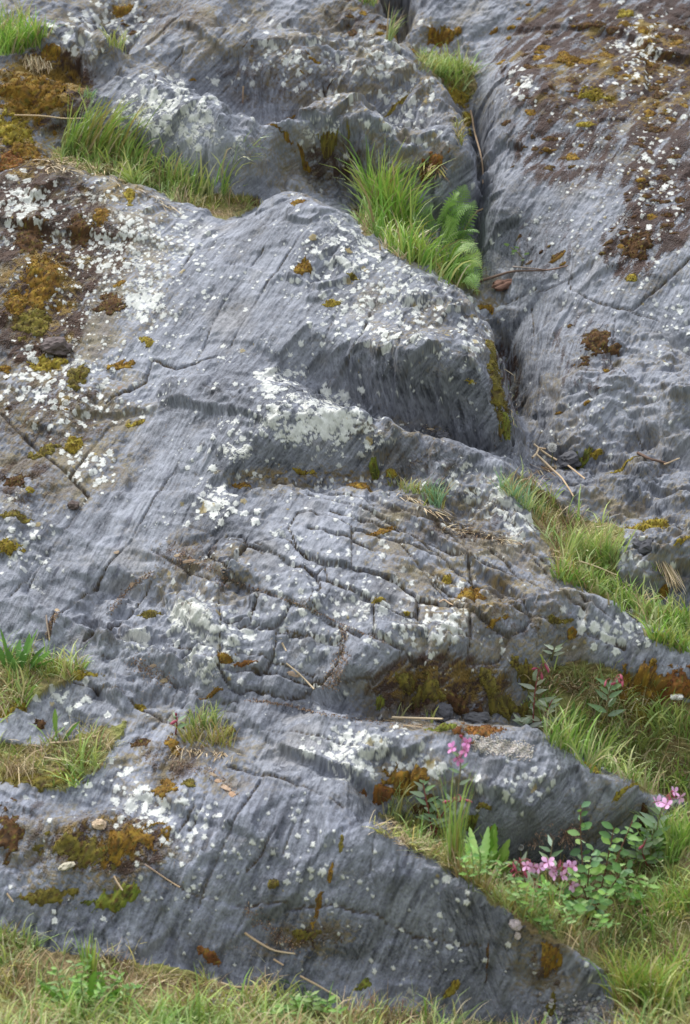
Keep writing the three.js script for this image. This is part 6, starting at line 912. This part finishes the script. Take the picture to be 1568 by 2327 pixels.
willowherb({ root: [1480, 1975], label: 'willowherb with pink flowers leaning over the right edge of the rounded rock end', tone: [.92, .55, .82], stems: [{ p: [[1490, 1900], [1500, 1850], [1510, 1820]], leaves: 10, leaf: 40, fl: [[1492, 1822, 1.1], [1515, 1828, 1.1], [1545, 1812], [1532, 1800, .9]], bd: [[1530, 1795], [1520, 1805]] }, { p: [[1480, 1910], [1490, 1870]], leaves: 10, leaf: 42 }, { p: [[1460, 1935], [1470, 1905]], leaves: 9, leaf: 36, red: 1, bd: [[1462, 1920]] }] });
willowherb({ root: [1212, 1655], grey: 1, label: 'red-stemmed willowherb with silvery leaves and drooping red buds', stems: [{ p: [[1212, 1620], [1216, 1570], [1224, 1520]], leaves: 13, leaf: 40, from: .1, red: 1, bd: [[1236, 1505], [1222, 1518], [1242, 1512], [1230, 1528]] }, { p: [[1240, 1620], [1255, 1590]], leaves: 9, leaf: 36, red: 1 }, { p: [[1190, 1645], [1180, 1640]], leaves: 6, leaf: 32 }] });
willowherb({ root: [1375, 1655], label: 'bluish willowherb with few red buds beside the golden moss bank', stems: [{ p: [[1380, 1610], [1385, 1570], [1395, 1545]], leaves: 12, leaf: 36, bd: [[1378, 1545], [1404, 1540], [1410, 1532], [1415, 1542], [1400, 1552]] }] });
willowherb({ root: [1255, 1492], grey: 1, label: 'tiny silvery willowherb shoot above the withered tangle', stems: [{ p: [[1258, 1480], [1260, 1472]], leaves: 7, leaf: 22 }] });
willowherb({ root: [400, 1660], label: 'small reddish shoot beside the straw tuft on the lower crack', stems: [{ p: [[402, 1640], [400, 1630]], leaves: 5, leaf: 24, red: 1, bd: [[400, 1628], [404, 1636]] }] });
{ // brownish flowering grass heads in front of the dark rock end
  for (const [rx, ry, hx, hy, label] of [[1195, 1990, 1215, 1885, 'brownish flowering grass head before the dark rock end, left of its neighbour'], [1270, 2000, 1290, 1885, 'brownish flowering grass head before the dark rock end, beside the shrub']]) {
    const base = hit(rx, ry).p, G = plant('flowering_grass', label, 'grass', base), m = mpp(base), g = new Geo(), top = atZ(hx, hy, base.z + .04), cv = new THREE.QuadraticBezierCurve3(base, base.clone().lerp(top, .6).add(V3(-.01, .02, 0)), top), P = cv.getPoints(10); g.tube(P, m * .9, [.2, .22, .08], [.32, .22, .14], 4); g.build('stem', strawMat, G, base);
    const h = new Geo(); for (let k = 0; k < 70; k++) { const p = cv.getPoint(rr(.72, 1)), e = p.clone().add(V3(gauss() * .028 + .01, gauss() * .022 - .004, gauss() * .02)); h.tube([p, e], m * .35, [.34, .2, .13], [.34, .2, .13], 3); const d = V3(gauss() * .4 + .2, -1, gauss() * .4).normalize(); h.strip([e, e.clone().addScaledVector(d, .003), e.clone().addScaledVector(d, .0065)], [.0004, .0011, .0002], V3(1, 0, .3).normalize(), [.38, .22, .15], [.48, .33, .24]); } h.build('flower_head', strawMat, G, base); } }
{ // dandelion clock and white flower
  const dand = (x, y, rx, ry, r, label, name, flat) => { const base = hit(rx, ry).p, G = plant(name, label, 'flower', base), m = mpp(base), top = atZ(x, y, base.z + .03), g = new Geo(); g.tube([base, base.clone().lerp(top, .5).add(V3(.003, 0, .004)), top], m * 1.3, [.2, .26, .1], [.26, .26, .12], 5); g.build('stem', leafMat, G, base); const h = new Geo(); h.ball(top, r * m * .22, [.3, .25, .18]); for (let k = 0; k < 150; k++) { const d = V3(gauss(), gauss(), gauss()).normalize(); if (flat) d.y *= .3; const e = top.clone().addScaledVector(d, r * m * rr(.75, 1)); h.tube([top.clone().addScaledVector(d, r * m * .2), e], m * .22, [.6, .6, .56], [.72, .72, .7], 3); const a = V3(gauss(), gauss(), gauss()).cross(d).normalize(), b = d.clone().cross(a); for (let s = 0; s < 5; s++) { const an = s * 1.257; h.strip([e, e.clone().addScaledVector(a, Math.cos(an) * r * m * .34).addScaledVector(b, Math.sin(an) * r * m * .34).addScaledVector(d, r * m * .12)], [m * .35, m * .25], d, [.76, .76, .74], [.8, .8, .78]); } } h.build('seed_head', petalMat, G, base); };
  dand(1255, 1017, 1250, 1065, 10, 'white dandelion clock on a thin stalk above the straw bunch', 'dandelion_clock', false);
  dand(1538, 1584, 1530, 1660, 13, 'flat white flower head in front of the rust coloured moss bank', 'white_flower', true);
  dand(1183, 1925, 1178, 1990, 7, 'small white seed head before the dark rock end', 'white_seed_head', false); }

// ---------------------------------------------------------------- stones, chips, twigs, litter, gravel
stone('brown_stone', 1152, 650, 30, 13, 16, [.2, .11, .08], 'reddish brown angular stone below the stick on the right wall', 'stone', null, .2, .12);
stone('clod', 128, 795, 32, 22, 26, [.12, .095, .09], 'dark lumpy clod lying on the left slab', 'clod', null, .1);
stone('clod', 168, 1152, 12, 11, 11, [.1, .075, .065], 'small dark clod on the bare striated left slope', 'clod', null, .2);
stone('stone', 228, 1875, 15, 12, 12, [.5, .38, .26], 'pale tan stone on the lowest slab below the white lichen', 'stone', null, .3);
stone('stone', 152, 1968, 20, 8, 10, [.46, .42, .32], 'flat pale stone in the olive moss mat', 'stone', null, .3, .4);
stone('stone', 1172, 2098, 14, 12, 12, [.4, .34, .34], 'pinkish grey stone on the crest of the lowest slab', 'stone', null, .3);
stone('stone', 1178, 2124, 7, 9, 7, [.46, .4, .36], 'small tan stone below the pinkish grey one', 'stone', null, .3);
stone('rock_nub', 1005, 990, 16, 12, 14, [.11, .11, .12], 'small grey rock at the base of the dark smooth face', 'stone', null, .7);
stone('rock_nub', 1005, 1618, 22, 22, 18, [.08, .08, .09], 'dark grey stone standing on the ledge below the mossy overhang', 'stone', null, .85);
stone('rock_nub', 1075, 1630, 34, 14, 16, [.11, .11, .115], 'flat grey stone right of the dark standing stone', 'stone', null, .85);
stone('rock_nub', 1465, 1240, 26, 22, 22, [.08, .08, .09], 'dark rounded stone under the yellow moss cap', 'stone', null, .95);
stone('rock_nub', 1295, 1045, 26, 18, 20, [.09, .09, .1], 'dark grey stone beside the dandelion clock', 'stone', null, .4);
const CH = [.3, .2, .13], CH2 = [.38, .28, .19];
for (const [x, y, a, b, t, l] of [[483, 1760, 14, 5, -.6, 'topmost of the pale bark chips in the seam above the lowest slab'], [497, 1775, 16, 6, -.5, 'bark chip second from the top in the seam above the lowest slab'], [512, 1790, 17, 6, -.6, 'bark chip third from the top in the seam above the lowest slab'], [528, 1806, 14, 7, -.9, 'lowest and broadest of the bark chips in the seam'], [272, 912 - 30, 10, 5, .5, 'pale chip on the left slab'], [430, 1275, 20, 5, -.2, 'long pale chip in the litter left of the jointed rock'], [405, 1262, 14, 4, -.3, 'short pale chip in the litter left of the jointed rock'], [300, 1328, 12, 6, .6, 'tan chip in the diagonal crack of the left slope'], [130, 1388, 7, 9, .3, 'orange-tan chip at the end of the diagonal crack'], [265, 1255, 8, 5, .6, 'small tan chip beside the shallow pit of the left slope'], [365, 1548, 26, 6, .05, 'flat brown chip in the broken seam'], [350, 1512, 30, 5, .12, 'long brown chip in the broken seam'], [668, 1532, 20, 6, -.3, 'brown chip under the thin straight stalk'], [760, 1522, 9, 5, 0, 'tan chip in the litter channel'], [235, 2178, 9, 5, .4, 'small orange chip where the lowest slab meets the bottom left grass'], [215, 2208, 22, 6, 0, 'pale wood chip on the leafy weed clump'], [275, 695, 10, 6, .5, 'pale chip among brown moss on the striated left slab']])
  stone('bark_chip', x, y, a * .72, b * .8, b * .85, vary(rnd() < .5 ? CH : CH2, .15), l, 'bark chip', null, .3, t, .25);
const WB = [.14, .09, .065], WS = [.5, .36, .22], WS2 = [.58, .46, .3];
twig('stick', [[1082, 652], [1130, 632], [1180, 620], [1240, 622], [1300, 610]], 3.4, 1.6, WB, [.22, .15, .12], 'long dark stick lying across the foot of the right wall', 'stick', .02);
twig('stick', [[1180, 612], [1215, 618], [1245, 620]], 2, 1.4, [.4, .33, .3], WB, 'thin pale fork of the long dark stick', 'stick', .024);
twig('root', [[1064, 260], [1070, 310], [1082, 370], [1097, 415]], 2.4, 1.6, [.34, .24, .15], [.28, .2, .13], 'thin pale root hanging in the upper cleft', 'root', .02);
twig('root', [[1090, 465], [1088, 530], [1078, 590], [1075, 640]], 2.4, 1.6, [.36, .26, .16], [.3, .2, .12], 'thin pale root hanging beside the fern', 'root', .05);
for (const [p, l] of [[[[1205, 1042], [1240, 1075], [1275, 1105], [1290, 1135]], 'dry stalk running down from the straw bunch'], [[[1218, 1025], [1270, 1045], [1325, 1105]], 'longest dry stalk of the straw bunch'], [[[1195, 1048], [1225, 1025], [1245, 1022]], 'short bent dry stalk at the top of the straw bunch']]) twig('dry_stalk', p, 2.8, 1.8, WS2, WS, l, 'stalk', .022);
twig('dry_stalk', [[1506, 1056], [1540, 1040]], 2.2, 1.4, WS, WS2, 'short tan stalk on the foot of the right wall', 'stalk', .01);
twig('stick', [[1450, 1035], [1480, 1052], [1510, 1052]], 4, 2.4, WB, WB, 'dark short stick at the foot of the right wall', 'stick', .008);
twig('dry_stalk', [[652, 1508], [680, 1530], [718, 1565]], 1.6, 2, WS2, WS2, 'thin straight straw stalk on the jointed rock', 'stalk', .006);
twig('dry_stalk', [[640, 1462], [652, 1482]], 2.4, 1.6, WS2, WS2, 'short straw piece above the thin straight stalk', 'stalk', .006);
twig('dry_stalk', [[555, 2118], [590, 2140], [625, 2160], [672, 2165]], 3, 2, WS, WS2, 'bent orange-tan stalk on the lowest slab', 'stalk', .006);
twig('dry_stalk', [[622, 2178], [645, 2192]], 2.4, 2, WS, WS, 'short curved stalk below the bent one', 'stalk', .006);
twig('dry_stalk', [[498, 2238], [530, 2250], [595, 2248]], 3.2, 2.4, WS2, WS, 'curved tan stalk at the grassy foot of the slab', 'stalk', .008);
twig('dry_stalk', [[602, 2246], [630, 2228]], 3, 2, WS2, WS, 'short tan stalk continuing the curved one', 'stalk', .01);
twig('dry_stalk', [[685, 2215], [730, 2240], [775, 2270]], 2.8, 2, WS, WS2, 'straight tan stalk beside the flat dark leaves', 'stalk', .01);
twig('dry_stalk', [[262, 1990], [284, 2022]], 2.4, 1.8, WS, WS2, 'short tan stalk stuck in the dense green moss', 'stalk', .012);
twig('dry_stalk', [[18, 2030], [32, 2048]], 2.4, 1.8, WS, WS2, 'tiny tan stalk left of the olive strip', 'stalk', .008);
twig('dry_stalk', [[330, 1965], [360, 1985], [410, 2015]], 2, 1.6, [.36, .26, .2], WS, 'faint stalk lying along the joint of the lowest slab', 'stalk', .005);
twig('dry_stalk', [[100, 1730], [165, 1738]], 2.2, 1.6, WS2, WS2, 'straw stalk on the left grassy ledge', 'stalk', .012);
twig('dry_stalk', [[115, 1698], [170, 1692], [222, 1680]], 2, 1.4, WS2, WS2, 'long pale stalk below the three-leaved seedling', 'stalk', .014);
twig('dry_stalk', [[106, 1400], [110, 1440], [112, 1458]], 2, 1.4, [.3, .24, .2], WS, 'upright thin stalk in the end of the diagonal crack', 'stalk', .006);
twig('dry_stalk', [[30, 268], [110, 268], [195, 272]], 2, 1.4, WS, WS2, 'long straw crossing the golden moss mat', 'stalk', .02);
twig('dry_stalk', [[1000, 1372], [1012, 1366], [1030, 1380]], 2.2, 1.6, [.44, .32, .22], WS, 'forked pale twig on the jointed rock', 'stalk', .006);
twig('dry_stalk', [[890, 1640], [1010, 1643]], 2.4, 1.8, WS2, WS2, 'long straw lying along the ledge below the sprouts', 'stalk', .01);
twig('dry_stalk', [[555, 195], [552, 235]], 2, 1.4, WS, [.2, .12, .08], 'short hanging stalk on the shaded upper slab', 'stalk', .006);
twig('dry_stalk', [[1290, 1310], [1360, 1335], [1400, 1345]], 1.8, 1.2, WS2, WS2, 'thin straw stretched through the tall soft grass', 'stalk', .05);
twig('dry_stalk', [[1415, 1960], [1455, 1990]], 2.4, 1.6, WS2, WS2, 'pale stalk beside the leafy shrub', 'stalk', .05);

function scatter(name, n, at, shape, mat, label, cat, sink) {
  const I = new THREE.InstancedMesh(shape, mat, n), mtx = new THREE.Matrix4(), qt = new THREE.Quaternion(), e = new THREE.Euler(), c = new THREE.Color(); let k = 0;
  while (k < n) { const q = at(k), h = hit(q.x, q.y), m = mpp(h.p), s = q.s * m; e.set(rnd() * 6.28, rnd() * 6.28, rnd() * 6.28); qt.setFromEuler(e); h.p.addScaledVector(normalAt(h.u, h.v), s * sink); I.setMatrixAt(k, mtx.compose(h.p, qt, V3(s, s * q.f, s * rr(.7, 1.3)))); I.setColorAt(k, c.setRGB(...q.c)); k++; }
  I.name = name; shadow(I); scene.add(I); return tag(I, label, cat, null, 'stuff');
}
const pebble = new THREE.IcosahedronGeometry(1, 1); { const P = pebble.attributes.position; for (let k = 0; k < P.count; k++) { const f = 1 + .28 * noise(P.getX(k) * 2 + 4, P.getY(k) * 2 + P.getZ(k)); P.setXYZ(k, P.getX(k) * f, P.getY(k) * f, P.getZ(k) * f); } pebble.computeVertexNormals(); }
const plainStone = new THREE.MeshStandardMaterial({ roughness: .95 });
scatter('pale_gravel', 1500, () => { const f = rnd(); return { x: lerp(1080, 1205, f) + gauss() * 9, y: lerp(1690, 1708, f) + gauss() * 13, s: rr(.9, 2.3), f: .7, c: vary(pick([[.5, .46, .4], [.42, .38, .34], [.56, .52, .47], [.3, .28, .26]]), .12) }; }, pebble, plainStone, 'patch of pale fine gravel on the low slab behind the pink flowers', 'gravel', .3);
scatter('grey_gravel', 800, () => ({ x: 1345 + gauss() * 75, y: 2330 - Math.abs(gauss()) * 42, s: lerp(1.2, 6, rnd() ** 2), f: .7, c: vary(pick([[.34, .34, .35], [.2, .2, .22], [.44, .43, .42], [.26, .24, .22]]), .15) }), pebble, plainStone, 'loose grey gravel at the right foot of the lowest slab', 'gravel', .3);
scatter('bottom_gravel', 260, () => ({ x: rr(480, 720), y: 2275 + gauss() * 14, s: rr(2, 5), f: .7, c: vary(pick([[.4, .38, .36], [.3, .28, .26], [.46, .42, .38]]), .15) }), pebble, plainStone, 'loose gravel in the bottom middle below the curved stalk', 'gravel', .3);
const flake = new THREE.BoxGeometry(2, .5, .8);
const litterAt = (list) => () => { const L = pick(list), f = rnd(), i = Math.min(L.p.length - 2, Math.floor(f * (L.p.length - 1))), t = f * (L.p.length - 1) - i; return { x: lerp(L.p[i][0], L.p[i + 1][0], t) + gauss() * L.w, y: lerp(L.p[i][1], L.p[i + 1][1], t) + gauss() * L.w * .8, s: rr(1, 2.6), f: .5, c: vary(pick([[.2, .12, .075], [.28, .18, .11], [.13, .085, .06], [.4, .29, .19]]), .15) }; };
scatter('leaf_litter', 3600, litterAt([{ p: [[779, 1425], [784, 1451], [772, 1489], [754, 1527], [734, 1563]], w: 8 }, { p: [[785, 1480], [770, 1530], [755, 1565]], w: 10 }, { p: [[400, 1255], [440, 1275], [500, 1300], [512, 1330]], w: 12 }, { p: [[390, 1730], [440, 1745], [500, 1765], [535, 1810]], w: 11 }, { p: [[345, 1300], [290, 1340], [250, 1390]], w: 7 }, { p: [[512, 1312], [617, 1351], [719, 1391], [800, 1428], [876, 1461]], w: 3 }, { p: [[130, 1390], [112, 1420], [110, 1450]], w: 5 }, { p: [[560, 1590], [655, 1602], [731, 1622], [850, 1640]], w: 4 }, { p: [[560, 2060], [620, 2120], [680, 2160]], w: 18 }, { p: [[150, 1940], [260, 1960]], w: 26 }, { p: [[300, 1500], [380, 1550]], w: 16 }, { p: [[850, 1640], [1000, 1655], [1150, 1665]], w: 9 }, { p: [[500, 2270], [800, 2290]], w: 16 }]), flake, plainStone, 'brown leaf and needle litter lying in the joints', 'litter', .3);
const needle = new THREE.CylinderGeometry(.14, .1, 7, 4);
scatter('straw_debris', 900, () => { const Z = pick([[430, 1290, 130, 70], [1060, 1230, 230, 110], [800, 1420, 260, 110], [400, 1720, 130, 60], [650, 2150, 260, 60], [200, 1950, 170, 60], [950, 1640, 170, 20], [300, 880, 230, 200], [1250, 1100, 60, 60], [1180, 1400, 170, 80], [160, 600, 130, 200], [1100, 1690, 110, 30], [350, 1540, 150, 60]]); return { x: clamp(Z[0] + gauss() * Z[2] * .7, 5, W - 5), y: Z[1] + gauss() * Z[3] * .7, s: rr(.8, 2.6), f: 1, c: vary(pick([[.5, .38, .22], [.36, .24, .14], [.24, .14, .08], [.6, .5, .34]]), .15) }; }, needle, plainStone, 'loose straw bits and needles strewn over the slabs', 'litter', .25);
console.log('objects built');
renderer.render(scene, camera);
